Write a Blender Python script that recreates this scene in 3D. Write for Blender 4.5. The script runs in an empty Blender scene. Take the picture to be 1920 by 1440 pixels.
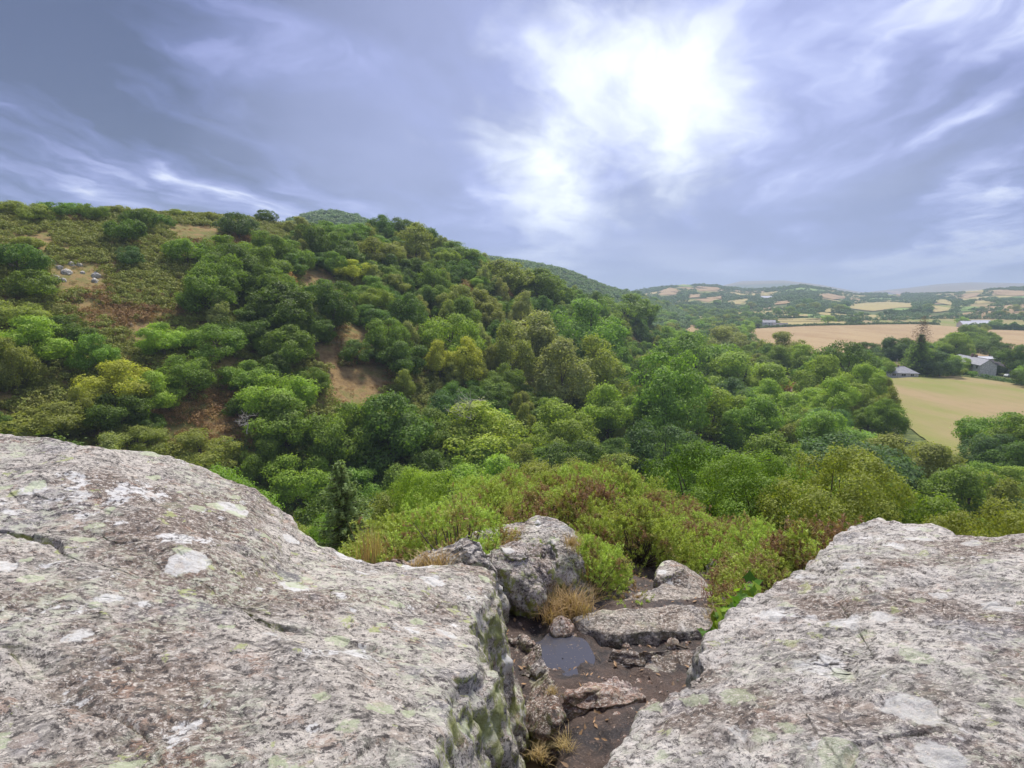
import bpy, math, random
import numpy as np
from math import radians, sin, cos, tan, pi
from mathutils import Vector

random.seed(11)
RNG = np.random.default_rng(11)
S = bpy.context.scene
COL = S.collection

# ------------------------------------------------------------------ camera
FPX = 1066.0                       # focal length in photo pixels (1920 wide)
PITCH = radians(8.5)
cam_d = bpy.data.cameras.new('camera')
cam_d.sensor_width = 36.0
cam_d.lens = 36.0 * FPX / 1920.0
cam_d.clip_start = 0.05
cam_d.clip_end = 60000
cam = bpy.data.objects.new('camera', cam_d)
cam.rotation_euler = (pi / 2 - PITCH, 0, 0)
COL.objects.link(cam)
S.camera = cam

# ------------------------------------------------------------------ sun, sky, exposure
SUN_EL, SUN_AZ = radians(62), radians(9)
sun_dir = Vector((sin(SUN_AZ) * cos(SUN_EL), cos(SUN_AZ) * cos(SUN_EL), sin(SUN_EL)))
sd = bpy.data.lights.new('sun', 'SUN')
sd.energy = 1.5
sd.angle = radians(11)
sd.color = (1.0, 0.95, 0.86)
so = bpy.data.objects.new('sun', sd)
so.rotation_euler = sun_dir.to_track_quat('Z', 'Y').to_euler()
COL.objects.link(so)

S.view_settings.view_transform = 'Standard'
S.view_settings.look = 'None'
S.view_settings.exposure = 1.95
S.view_settings.gamma = 1.0
S.view_settings.use_curve_mapping = False
S.render.engine = 'CYCLES'
S.cycles.use_denoising = True
S.cycles.max_bounces = 6
S.cycles.diffuse_bounces = 3
S.cycles.glossy_bounces = 2
S.cycles.transmission_bounces = 4
S.cycles.transparent_max_bounces = 4
S.cycles.volume_bounces = 0
S.cycles.caustics_reflective = False
S.cycles.caustics_refractive = False

W = bpy.data.worlds.new('World')
S.world = W
W.use_nodes = True


class NT:
    """small helper to write node trees"""
    def __init__(s, tree):
        s.t = tree
        tree.nodes.clear()

    def n(s, typ, **kw):
        nd = s.t.nodes.new(typ)
        for k, v in kw.items():
            setattr(nd, k, v)
        return nd

    def link(s, a, b):
        s.t.links.new(a, b)

    def put(s, sock, v):
        if isinstance(v, bpy.types.NodeSocket):
            s.t.links.new(v, sock)
        elif v is not None:
            if isinstance(v, (tuple, list)) and sock.type == 'RGBA' and len(v) == 3:
                v = (*v, 1)
            sock.default_value = v

    def math(s, op, a, b=None, c=None, clamp=False):
        nd = s.n('ShaderNodeMath', operation=op, use_clamp=clamp)
        s.put(nd.inputs[0], a)
        if b is not None:
            s.put(nd.inputs[1], b)
        if c is not None:
            s.put(nd.inputs[2], c)
        return nd.outputs[0]

    def vmath(s, op, a, b=None, out=0):
        nd = s.n('ShaderNodeVectorMath', operation=op)
        s.put(nd.inputs[0], a)
        if b is not None:
            s.put(nd.inputs[1], b)
        return nd.outputs[out]

    def mix(s, fac, a, b, blend='MIX'):
        nd = s.n('ShaderNodeMix', data_type='RGBA', blend_type=blend)
        s.put(nd.inputs[0], fac)
        s.put(nd.inputs[6], a)
        s.put(nd.inputs[7], b)
        return nd.outputs[2]

    def noise(s, vec, scale, detail=4, rough=0.55, dist=0.0, lac=2.0, out=0):
        nd = s.n('ShaderNodeTexNoise')
        if vec is not None:
            s.link(vec, nd.inputs['Vector'])
        nd.inputs['Scale'].default_value = scale
        nd.inputs['Detail'].default_value = detail
        nd.inputs['Roughness'].default_value = rough
        nd.inputs['Distortion'].default_value = dist
        nd.inputs['Lacunarity'].default_value = lac
        return nd.outputs[out]

    def vor(s, vec, scale, feat='F1', out='Distance', rnd=1.0):
        nd = s.n('ShaderNodeTexVoronoi', feature=feat)
        s.link(vec, nd.inputs['Vector'])
        nd.inputs['Scale'].default_value = scale
        nd.inputs['Randomness'].default_value = rnd
        return nd.outputs[out]

    def mapv(s, vec, scale=(1, 1, 1), rot=(0, 0, 0), loc=(0, 0, 0)):
        nd = s.n('ShaderNodeMapping')
        s.link(vec, nd.inputs[0])
        nd.inputs['Location'].default_value = loc
        nd.inputs['Rotation'].default_value = rot
        nd.inputs['Scale'].default_value = scale
        return nd.outputs[0]

    def step(s, x, lo, hi):
        nd = s.n('ShaderNodeMapRange', interpolation_type='SMOOTHSTEP')
        s.put(nd.inputs[0], x)
        nd.inputs[1].default_value = lo
        nd.inputs[2].default_value = hi
        return nd.outputs[0]

    def ramp(s, fac, stops):
        nd = s.n('ShaderNodeValToRGB')
        s.link(fac, nd.inputs[0])
        el = nd.color_ramp.elements
        while len(el) < len(stops):
            el.new(0.5)
        for e, (p, c) in zip(el, stops):
            e.position = p
            e.color = (*c, 1)
        return nd.outputs[0]


def sky_world():
    k = NT(W.node_tree)
    tc = k.n('ShaderNodeTexCoord').outputs['Generated']
    dirv = k.vmath('NORMALIZE', tc)
    sep = k.n('ShaderNodeSeparateXYZ')
    k.link(dirv, sep.inputs[0])
    zz = k.math('ADD', k.math('MAXIMUM', sep.outputs[2], 0.0), 0.13)
    px = k.math('DIVIDE', sep.outputs[0], zz)
    py = k.math('DIVIDE', sep.outputs[1], zz)
    cv = k.n('ShaderNodeCombineXYZ')
    k.link(px, cv.inputs[0])
    k.link(py, cv.inputs[1])
    plan = cv.outputs[0]                      # position on the cloud deck
    rot = k.mapv(plan, rot=(0, 0, radians(16)))
    # long streaks blown along the wind, two sizes
    OX, OY = 9.7, 5.5
    warp = k.noise(k.mapv(rot, loc=(OX, OY, 0)), 0.7, 5, 0.55, out=1)
    w2 = k.vmath('MULTIPLY', k.vmath('SUBTRACT', warp, (0.5, 0.5, 0.5)), (1.15, 1.15, 0.0))
    rw = k.vmath('ADD', rot, w2)
    n1 = k.noise(k.mapv(rw, scale=(0.85, 0.30, 1), loc=(3.1 + OX, 1.7 + OY, 0)), 1.0, 7, 0.50)
    n2 = k.noise(k.mapv(rw, scale=(2.6, 0.95, 1), loc=(7.7 + OX, 4.2, 0)), 1.0, 7, 0.55)
    n3 = k.noise(k.mapv(rot, scale=(0.33, 0.20, 1), loc=(1.3 + OX, 8.4 + OY, 0)), 1.0, 3, 0.5)
    cl = k.math('ADD', k.math('MULTIPLY', n1, 0.66), k.math('MULTIPLY', n2, 0.44))
    cl = k.math('ADD', cl, k.math('MULTIPLY', n3, 0.16))          # ~0.63 mean
    # thinner cloud round the hidden sun
    gdir = Vector((sin(radians(8.5)) * cos(radians(15.8)), cos(radians(8.5)) * cos(radians(15.8)), sin(radians(15.8))))
    dt = k.vmath('DOT_PRODUCT', dirv, tuple(gdir), out=1)
    nz = k.noise(k.mapv(dirv, loc=(OX, OY, 0)), 4.5, 7, 0.55)
    nz2 = k.noise(k.mapv(rw, scale=(1.6, 0.7, 1)), 1.0, 7, 0.60)
    dd = k.math('ADD', dt, k.math('MULTIPLY', k.math('SUBTRACT', nz, 0.5), 0.10))
    dd = k.math('ADD', dd, k.math('MULTIPLY', k.math('SUBTRACT', nz2, 0.5), 0.10))
    core = k.step(dd, 0.968, 1.030)
    halo = k.step(dd, 0.78, 1.0)
    col = k.ramp(cl, [(0.55, (0.055, 0.076, 0.165)), (0.605, (0.115, 0.146, 0.325)), (0.64, (0.235, 0.268, 0.530)),
                      (0.67, (0.440, 0.485, 0.760)), (0.71, (0.88, 0.92, 1.02))])
    col = k.mix(k.math('MULTIPLY', halo, 0.60), col, (0.47, 0.52, 0.84))
    col = k.mix(core, col, (1.22, 1.28, 1.28))
    # blue air low down, with pale cloud bases in it
    low = k.step(sep.outputs[2], 0.20, 0.0)
    lown = k.noise(k.mapv(dirv, scale=(2.2, 2.2, 14.0), loc=(OX, 0, 0)), 1.0, 6, 0.55)
    lowc = k.mix(k.step(lown, 0.46, 0.66), (0.135, 0.195, 0.520), (0.52, 0.58, 0.84))
    col = k.mix(k.math('MULTIPLY', low, 0.62), col, lowc)
    sky = k.n('ShaderNodeTexSky', sky_type='NISHITA')
    sky.sun_disc = False
    sky.sun_elevation = SUN_EL
    sky.sun_rotation = SUN_AZ
    b1 = k.n('ShaderNodeBackground')
    k.link(sky.outputs[0], b1.inputs[0])
    b1.inputs[1].default_value = 0.05
    b2 = k.n('ShaderNodeBackground')
    k.link(col, b2.inputs[0])
    b2.inputs[1].default_value = 0.315
    mx = k.n('ShaderNodeMixShader')
    k.put(mx.inputs[0], 0.93)
    k.link(b1.outputs[0], mx.inputs[1])
    k.link(b2.outputs[0], mx.inputs[2])
    out = k.n('ShaderNodeOutputWorld')
    k.link(mx.outputs[0], out.inputs[0])


sky_world()

# ------------------------------------------------------------------ geometry of the view, used to find where things stand
CP, SP = cos(PITCH), sin(PITCH)


def ray(u, v):
    r, up = (u - 960) / FPX, (720 - v) / FPX
    return np.array([r, CP + up * SP, -SP + up * CP])


def proj(x, y, z):
    f = y * CP - z * SP
    up = y * SP + z * CP
    return 960 + FPX * x / f, 720 - FPX * up / f


def at_z(u, v, z):
    d = ray(u, v)
    return d * (z / d[2])


def at_d(u, v, dist):
    d = ray(u, v)
    return d * (dist / math.hypot(d[0], d[1]))


def in_poly(x, y, poly):
    c = False
    j = len(poly) - 1
    for i in range(len(poly)):
        xi, yi = poly[i][0], poly[i][1]
        xj, yj = poly[j][0], poly[j][1]
        if (yi > y) != (yj > y) and x < (xj - xi) * (y - yi) / (yj - yi) + xi:
            c = not c
        j = i
    return c


# ------------------------------------------------------------------ numpy noise
def _h(ix, iy, iz, seed):
    h = (ix * 374761393 + iy * 668265263 + iz * 2147483647 + seed * 974634777) & 0xffffffff
    h = ((h ^ (h >> 13)) * 1274126177) & 0xffffffff
    h = ((h ^ (h >> 16)) * 2246822519) & 0xffffffff
    return ((h ^ (h >> 15)) & 0xffffff) / float(0xffffff)


def vnoise(P, seed=0):
    i = np.floor(P).astype(np.int64)
    f = P - i
    w = f * f * f * (f * (f * 6 - 15) + 10)
    r = 0
    for dx in (0, 1):
        wx = w[:, 0] if dx else 1 - w[:, 0]
        for dy in (0, 1):
            wy = w[:, 1] if dy else 1 - w[:, 1]
            for dz in (0, 1):
                wz = w[:, 2] if dz else 1 - w[:, 2]
                r = r + wx * wy * wz * _h(i[:, 0] + dx, i[:, 1] + dy, i[:, 2] + dz, seed)
    return r * 2 - 1


def fbm(P, oct=4, seed=0, gain=0.5):
    a, s, r = 1.0, 1.0, 0
    for o in range(oct):
        r = r + a * vnoise(P * s + o * 17.3, seed + o)
        a *= gain
        s *= 2.03
    return r


def fbm2(x, y, scale, oct=4, seed=0):
    x = np.asarray(x, float)
    y = np.asarray(y, float)
    sh = x.shape
    P = np.stack([x.ravel() * scale, y.ravel() * scale, np.zeros(x.size) + 0.37], 1)
    return fbm(P, oct, seed).reshape(sh)


# ------------------------------------------------------------------ terrain height (eye level is 0)
def _tab(rows):
    th, d, z = [], [], []
    for u, v, dd in rows:
        p = at_d(u, v, dd)
        th.append(math.degrees(math.atan2(p[0], p[1])))
        d.append(dd)
        z.append(p[2])
    return np.array(th), np.array(d), np.array(z)


T1 = _tab([(-400, 385, 180), (-150, 385, 190), (0, 392, 200), (200, 398, 208), (370, 405, 218), (470, 412, 225),
           (560, 430, 232), (700, 455, 250), (830, 475, 270), (900, 505, 285), (950, 525, 300), (1050, 558, 330),
           (1150, 592, 360), (1220, 628, 390), (1290, 668, 420), (1400, 720, 440)])
T2 = _tab([(250, 531, 800), (450, 461, 820), (540, 431, 840), (585, 415, 850), (625, 411, 860), (665, 419, 860),
           (720, 443, 880), (800, 466, 900), (900, 489, 930), (985, 500, 950), (1030, 507, 960), (1075, 520, 980), (1120, 539, 1000),
           (1165, 553, 1040), (1215, 566, 1060), (1290, 589, 1080), (1400, 624, 1080)])
T3 = _tab([(700, 556, 2300), (1100, 556, 2300), (1165, 552, 2300), (1225, 541, 2250), (1280, 534, 2200), (1340, 536, 2200),
           (1400, 543, 2250), (1450, 541, 2100), (1500, 536, 2050), (1545, 541, 2050), (1600, 552, 2300), (1700, 553, 2400),
           (1800, 549, 2300), (1870, 543, 2200), (1930, 541, 2200), (2300, 545, 2200)])
T4 = _tab([(700, 560, 8000), (1150, 556, 8000), (1320, 545, 8000), (1390, 529, 8000), (1470, 528, 8000), (1540, 536, 8000), (1620, 549, 8500),
           (1700, 541, 9000), (1760, 534, 9000), (1820, 531, 9000), (1920, 533, 9000), (2300, 536, 9000)])
FOOT = (np.array([-90, -60, -45, -20, 0, 8, 14, 20]), np.array([60, 68, 74, 86, 105, 150, 230, 300.]))
NEAR = (np.array([0, 3, 5, 8, 12, 16, 25, 40, 60, 78, 100.]),
        np.array([-2.9, -3.1, -3.5, -4.3, -5.9, -7.9, -14.0, -24.0, -34.5, -38.5, -38.5]))


def smax(a, b, k):
    h = np.clip(0.5 + 0.5 * (a - b) / k, 0, 1)
    return b * (1 - h) + a * h + k * h * (1 - h)


def G(x, y):
    x = np.asarray(x, float)
    y = np.asarray(y, float)
    r = np.hypot(x, y) + 1e-6
    th = np.degrees(np.arctan2(x, y))
    # near tor slope
    fac = np.clip((np.cos(np.radians(th)) + 0.45) / 1.0, 0.12, 1.0)
    zn = np.interp(r * fac, *NEAR) + 0.9 * fbm2(x, y, 0.06, 3, 5) * np.clip((r - 12) / 30, 0, 1)
    zn = zn + 1.7 * np.exp(-((x - 1.4) / 3.4) ** 2 - ((y - 14) / 4.5) ** 2)      # the gorse shoulder
    zn = zn + 0.75 * np.exp(-((x + 0.45) / 0.95) ** 2 - ((y - 6.2) / 1.7) ** 2)      # bank behind the broken blocks
    # valley floor and farmland
    plain = -37.5 + 1.6 * np.clip((r - 120) / 200, 0, 1) + 1.2 * fbm2(x, y, 0.008, 2, 9) * np.clip((r - 400) / 500, 0, 1)
    D3 = np.interp(th, T3[0], T3[1])
    Z3 = np.interp(th, T3[0], T3[2])
    s = np.clip((r - 760) / (D3 - 760), 0, 1)
    far = -36 + (Z3 + 36) * (s ** 1.15)
    far = far + 5.0 * fbm2(x, y, 0.0026, 3, 21) * np.clip(s * 4, 0, 1) * np.clip((1 - s) * 5, 0, 1)
    D4 = np.interp(th, T4[0], T4[1])
    Z4 = np.interp(th, T4[0], T4[2])
    q = np.clip((r - D3) / (D4 - D3), 0, 1)
    moor = Z3 - 60 * np.sin(np.clip(q * 2, 0, 1) * pi) + (Z4 - Z3) * (q * q * (3 - 2 * q))
    farz = np.where(r > D3, moor, np.where(r > 760, far, plain))
    z = smax(zn, farz, 3.0)
    # hill across the valley
    D1 = np.interp(th, T1[0], T1[1])
    Z1 = np.interp(th, T1[0], T1[2])
    F1 = np.interp(th, *FOOT)
    t = (r - F1) / (D1 - F1)
    tc = np.clip(t, 0, 1)
    zh = -41 + (Z1 + 41) * (1 - (1 - tc) ** 1.28)
    zh = np.where(t > 1, Z1 - 0.13 * (r - D1), zh)
    zh = np.where(t < 0, -41 + 0.3 * (r - F1), zh)
    zh = zh + 1.3 * fbm2(x, y, 0.03, 3, 31) * np.clip(t * 3, 0, 1) * np.clip((1 - t) * 4, 0.0, 1)
    back = np.clip((np.abs(th) - 75) / 30, 0, 1)
    zh = zh - back * 80
    z = np.where(np.abs(th) < 120, smax(z, zh, 4.0), z)
    # wooded hills further up the valley
    D2 = np.interp(th, T2[0], T2[1])
    Z2 = np.interp(th, T2[0], T2[2])
    t2 = (r - (D2 - 420)) / 420
    z2 = -45 + (Z2 + 45) * np.sin(np.clip(t2, 0, 1) * pi / 2)
    z2 = np.where(t2 > 1, Z2 - 0.22 * (r - D2), z2)
    z2 = np.where(t2 < 0, -60, z2)
    ok = (th > -40) & (th < 30)
    z = np.where(ok, smax(z, z2, 4.0), z)
    return z


def g1(x, y):
    return float(G(np.array([x]), np.array([y]))[0])


_RS = np.exp(np.linspace(math.log(6), math.log(11000), 1500))


def hit(u, v, rmin=6):
    """first place where the ray through a photo pixel meets the terrain"""
    d = ray(u, v)
    h = math.hypot(d[0], d[1])
    d = d / h
    rs = _RS[_RS > rmin]
    gz = G(d[0] * rs, d[1] * rs)
    b = d[2] * rs < gz
    i = int(np.argmax(b)) if b.any() else len(rs) - 1
    r = rs[i]
    return np.array([d[0] * r, d[1] * r, gz[i]])


def hits(us, vs, rmin=6):
    d = np.stack([ray(u, v) for u, v in zip(us, vs)])
    d = d / np.hypot(d[:, 0], d[:, 1])[:, None]
    rs = np.exp(np.linspace(math.log(max(rmin, 60)), math.log(6000), 700))
    X, Y = d[:, :1] * rs, d[:, 1:2] * rs
    gz = G(X, Y)
    b = d[:, 2:] * rs < gz
    i = np.where(b.any(1), b.argmax(1), len(rs) - 1)
    r = rs[i]
    return np.column_stack([d[:, 0] * r, d[:, 1] * r, gz[np.arange(len(i)), i]])


# ------------------------------------------------------------------ mesh helpers
def np_mesh(name, V, Fc, smooth=False, attrs=None, mat=None):
    V = np.asarray(V, np.float32)
    Fc = np.asarray(Fc, np.int32)
    me = bpy.data.meshes.new(name)
    n, k = Fc.shape
    me.vertices.add(len(V))
    me.vertices.foreach_set('co', V.ravel())
    me.loops.add(n * k)
    me.loops.foreach_set('vertex_index', Fc.ravel())
    me.polygons.add(n)
    me.polygons.foreach_set('loop_start', np.arange(n, dtype=np.int32) * k)
    me.polygons.foreach_set('use_smooth', np.full(n, bool(smooth)))
    me.update(calc_edges=True)
    for an, (dom, arr) in (attrs or {}).items():
        a = me.attributes.new(an, 'FLOAT', dom)
        a.data.foreach_set('value', np.asarray(arr, np.float32))
    if mat:
        me.materials.append(mat)
    return me


def add(name, me, parent=None, loc=(0, 0, 0), rot=(0, 0, 0), scale=(1, 1, 1), **props):
    o = bpy.data.objects.new(name, me)
    COL.objects.link(o)
    o.parent = parent
    o.location = loc
    o.rotation_euler = rot
    o.scale = scale
    for k_, v_ in props.items():
        if v_ is not None:
            o[k_] = v_
    return o


def thing(name, label, cat, loc=(0, 0, 0), rotz=0, scale=1, group=None):
    sc = (scale, scale, scale) if isinstance(scale, (int, float)) else scale
    return add(name, None, None, loc, (0, 0, rotz), sc, label=label, category=cat, group=group)


def grid_faces(nr, nc, wrap=False):
    r = np.arange(nr - 1)[:, None]
    c = np.arange(nc if wrap else nc - 1)[None, :]
    c2 = (c + 1) % nc
    return np.stack([r * nc + c, r * nc + c2, (r + 1) * nc + c2, (r + 1) * nc + c], -1).reshape(-1, 4)


class MB:
    """collects tubes and boxes into one mesh (quads)"""
    def __init__(s):
        s.V, s.F, s.n = [], [], 0

    def raw(s, V, Fc):
        V = np.asarray(V, float)
        s.V.append(V)
        s.F.append(np.asarray(Fc, int) + s.n)
        s.n += len(V)

    def tube(s, pts, rad, sides=6):
        pts = np.asarray(pts, float)
        rad = np.broadcast_to(np.asarray(rad, float), (len(pts),))
        tg = np.gradient(pts, axis=0)
        tg /= np.linalg.norm(tg, axis=1)[:, None] + 1e-9
        ref = np.array([0.31, 0.17, 0.93]) if abs(tg[0][2]) < 0.8 else np.array([1, 0.1, 0])
        a = np.cross(tg, ref)
        a /= np.linalg.norm(a, axis=1)[:, None] + 1e-9
        b = np.cross(tg, a)
        an = np.arange(sides) / sides * 2 * pi
        V = pts[:, None, :] + rad[:, None, None] * (a[:, None, :] * np.cos(an)[None, :, None] + b[:, None, :] * np.sin(an)[None, :, None])
        s.raw(V.reshape(-1, 3), grid_faces(len(pts), sides, True))

    def box(s, c, h, rz=0):
        """centre, half sizes, turn about z"""
        c = np.asarray(c, float)
        q = np.array([[x, y, z] for z in (-1, 1) for y in (-1, 1) for x in (-1, 1)], float) * np.asarray(h, float)
        R = np.array([[cos(rz), -sin(rz), 0], [sin(rz), cos(rz), 0], [0, 0, 1]])
        s.raw(q @ R.T + c, [[0, 2, 3, 1], [4, 5, 7, 6], [0, 1, 5, 4], [2, 6, 7, 3], [0, 4, 6, 2], [1, 3, 7, 5]])

    def mesh(s, name, mat, smooth=False):
        return np_mesh(name, np.concatenate(s.V), np.concatenate(s.F), smooth, None, mat)


# ------------------------------------------------------------------ materials
def new_mat(name):
    m = bpy.data.materials.new(name)
    m.use_nodes = True
    return m, NT(m.node_tree)


def finish(k, bsdf, disp=None):
    o = k.n('ShaderNodeOutputMaterial')
    k.link(bsdf, o.inputs[0])


def principled(k, col, rough=0.8, spec=0.3, normal=None):
    b = k.n('ShaderNodeBsdfPrincipled')
    k.put(b.inputs['Base Color'], col)
    k.put(b.inputs['Roughness'], rough)
    b.inputs['Specular IOR Level'].default_value = spec
    if normal is not None:
        k.link(normal, b.inputs['Normal'])
    return b.outputs[0]


def bump(k, h, strength, dist, prev=None):
    b = k.n('ShaderNodeBump')
    b.inputs['Strength'].default_value = strength
    b.inputs['Distance'].default_value = dist
    k.link(h, b.inputs['Height'])
    if prev is not None:
        k.link(prev, b.inputs['Normal'])
    return b.outputs[0]


def leaf_material(name, base=None, dry=None, vary=0.35, transl=0.35):
    """foliage: colour of the object (or a fixed one) with leaf-to-leaf variation"""
    m, k = new_mat(name)
    oi = k.n('ShaderNodeObjectInfo')
    at = k.n('ShaderNodeAttribute', attribute_name='tint').outputs['Fac']
    if base is None:
        c = oi.outputs['Color']
    else:
        c = k.n('ShaderNodeRGB')
        c.outputs[0].default_value = (*base, 1)
        c = c.outputs[0]
    if dry is not None:
        da = k.n('ShaderNodeAttribute', attribute_name='dry').outputs['Fac']
        c = k.mix(da, c, dry)
    hs = k.n('ShaderNodeHueSaturation')
    k.link(c, hs.inputs['Color'])
    k.link(k.math('ADD', 0.5, k.math('MULTIPLY', k.math('SUBTRACT', oi.outputs['Random'], 0.5), 0.024)), hs.inputs['Hue'])
    val = k.math('ADD', 1 - vary, k.math('MULTIPLY', at, 2 * vary))
    val = k.math('MULTIPLY', val, k.math('ADD', 0.86, k.math('MULTIPLY', oi.outputs['Random'], 0.28)))
    k.link(val, hs.inputs['Value'])
    hs.inputs['Saturation'].default_value = 1.0
    c2 = hs.outputs[0]
    p = principled(k, c2, 0.55, 0.25)
    t = k.n('ShaderNodeBsdfTranslucent')
    k.link(k.mix(1.0, c2, (1.15, 1.2, 0.5), 'MULTIPLY'), t.inputs[0])
    mx = k.n('ShaderNodeMixShader')
    mx.inputs[0].default_value = transl
    k.link(p, mx.inputs[1])
    k.link(t.outputs[0], mx.inputs[2])
    finish(k, mx.outputs[0])
    return m


def plain_material(name, col, rough=0.8, var=0.25, scale=6, col2=None, spec=0.3, bmp=0.0):
    m, k = new_mat(name)
    tc = k.n('ShaderNodeTexCoord').outputs['Object']
    nz = k.noise(tc, scale, 5, 0.6)
    c2 = col2 or tuple(max(0, c * (1 - 2 * var)) for c in col)
    c = k.mix(k.step(nz, 0.3, 0.7), c2, col)
    finish(k, principled(k, c, rough, spec, bump(k, nz, 0.5, bmp) if bmp else None))
    return m


def rock_material(name, base=(0.46, 0.42, 0.375), moss=0.8, red=0.5, lich=1.0, dark=1.0):
    m, k = new_mat(name)
    tc = k.n('ShaderNodeTexCoord').outputs['Object']
    geo = k.n('ShaderNodeNewGeometry')
    sepn = k.n('ShaderNodeSeparateXYZ')
    k.link(geo.outputs['Normal'], sepn.inputs[0])
    nzv = sepn.outputs[2]
    flow = k.mapv(tc, scale=(1.0, 1.45, 1.45), rot=(0, 0, radians(-28)))       # foliation of the rock
    wv = k.vmath('MULTIPLY', k.vmath('SUBTRACT', k.noise(tc, 5.0, 4, 0.6, out=1), (0.5, 0.5, 0.5)), (0.12, 0.12, 0.12))
    fl = k.vmath('ADD', flow, wv)
    big = k.noise(tc, 1.2, 5, 0.6)
    mid = k.noise(fl, 4.5, 8, 0.70)
    fine = k.noise(fl, 26.0, 8, 0.75)
    fin2 = k.noise(k.mapv(fl, loc=(3, 8, 5)), 38.0, 6, 0.75)
    grain = k.noise(tc, 110.0, 4, 0.7)
    b = base
    c = k.mix(k.step(mid, 0.38, 0.62), tuple(x * 0.55 for x in b), tuple(min(1, x * 1.22) for x in b))
    # large weather stains, brown and slate
    c = k.mix(k.math('MULTIPLY', k.step(big, 0.50, 0.60), 0.80), c, (0.165, 0.115, 0.085))
    c = k.mix(k.math('MULTIPLY', k.step(k.noise(k.mapv(tc, loc=(2, 5, 9)), 1.9, 5, 0.6), 0.55, 0.66), 0.5), c, (0.20, 0.20, 0.235))
    # pink and rusty feldspar
    c = k.mix(k.math('MULTIPLY', k.step(k.noise(k.mapv(fl, loc=(5, 2, 1)), 5.5, 8, 0.75), 0.55, 0.62), red), c, (0.38, 0.22, 0.145))
    # speckle of dark and light minerals
    c = k.mix(k.math('MULTIPLY', k.step(fine, 0.525, 0.555), 0.92 * dark), c, (0.075, 0.066, 0.064))
    c = k.mix(k.math('MULTIPLY', k.step(fine, 0.455, 0.405), 0.70), c, (0.60, 0.55, 0.51))
    c = k.mix(k.math('MULTIPLY', k.step(fin2, 0.55, 0.58), 0.80), c, (0.72, 0.66, 0.59))
    c = k.mix(k.math('MULTIPLY', k.step(grain, 0.545, 0.62), 0.75 * dark), c, (0.065, 0.058, 0.054))
    # crustose lichens: pale green flecks, white plates, yellow-green spots
    l1 = k.noise(k.mapv(tc, loc=(9, 3, 2)), 1.7, 5, 0.62)
    l1f = k.noise(k.mapv(fl, loc=(2, 9, 4)), 15.0, 9, 0.78)
    f1 = k.math('MULTIPLY', k.step(l1, 0.45, 0.62), k.step(l1f, 0.515, 0.545))
    c = k.mix(k.math('MULTIPLY', f1, 0.72 * lich), c, (0.56, 0.57, 0.45))
    l2 = k.noise(k.mapv(tc, loc=(-4, 6, 8)), 2.6, 9, 0.66)
    f2 = k.math('MULTIPLY', k.step(l2, 0.605, 0.625), k.step(fine, 0.60, 0.48))
    c = k.mix(k.math('MULTIPLY', f2, 0.9 * lich), c, (0.70, 0.69, 0.68))
    l3 = k.noise(k.mapv(tc, loc=(14, -6, 3)), 5.5, 9, 0.7)
    c = k.mix(k.math('MULTIPLY', k.step(l3, 0.615, 0.640), 0.7 * lich), c, (0.42, 0.46, 0.19))
    pw = k.vmath('ADD', tc, k.vmath('MULTIPLY', k.vmath('SUBTRACT', k.noise(tc, 14.0, 6, 0.65, out=1), (0.5, 0.5, 0.5)), (0.11, 0.11, 0.11)))
    for sc_, thr, colp, amt in ((4.2, 0.33, (0.70, 0.69, 0.67), 0.85), (6.5, 0.32, (0.50, 0.55, 0.36), 0.72), (3.1, 0.20, (0.17, 0.17, 0.18), 0.6), (9.0, 0.27, (0.55, 0.44, 0.36), 0.40)):
        vd = k.n('ShaderNodeTexVoronoi')
        k.link(pw, vd.inputs['Vector'])
        vd.inputs['Scale'].default_value = sc_
        sc2 = k.n('ShaderNodeSeparateColor')
        k.link(vd.outputs['Color'], sc2.inputs[0])
        rad = k.math('MULTIPLY', sc2.outputs[0], thr * 1.5)
        pl = k.step(k.math('SUBTRACT', rad, vd.outputs['Distance']), 0.0, 0.05)
        pl = k.math('MULTIPLY', pl, k.step(sc2.outputs[1], 0.55, 0.62))
        pl = k.math('MULTIPLY', pl, k.step(fin2, 0.62, 0.50))
        c = k.mix(k.math('MULTIPLY', pl, amt * lich), c, colp)
    # moss on steep faces
    steep = k.step(nzv, 0.80, 0.25)
    ms = k.math('MULTIPLY', steep, k.step(k.noise(k.mapv(tc, scale=(1, 1, 0.8), loc=(3, 3, 7)), 7.0, 9, 0.78), 0.49, 0.54))
    c = k.mix(k.math('MULTIPLY', ms, moss), c, (0.29, 0.32, 0.085))
    nb = bump(k, mid, 0.8, 0.030)
    nb = bump(k, fine, 1.0, 0.016, nb)
    nb = bump(k, l1f, 0.5, 0.012, nb)
    nb = bump(k, grain, 0.9, 0.006, nb)
    finish(k, principled(k, c, 0.82, 0.25, nb))
    return m


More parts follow.
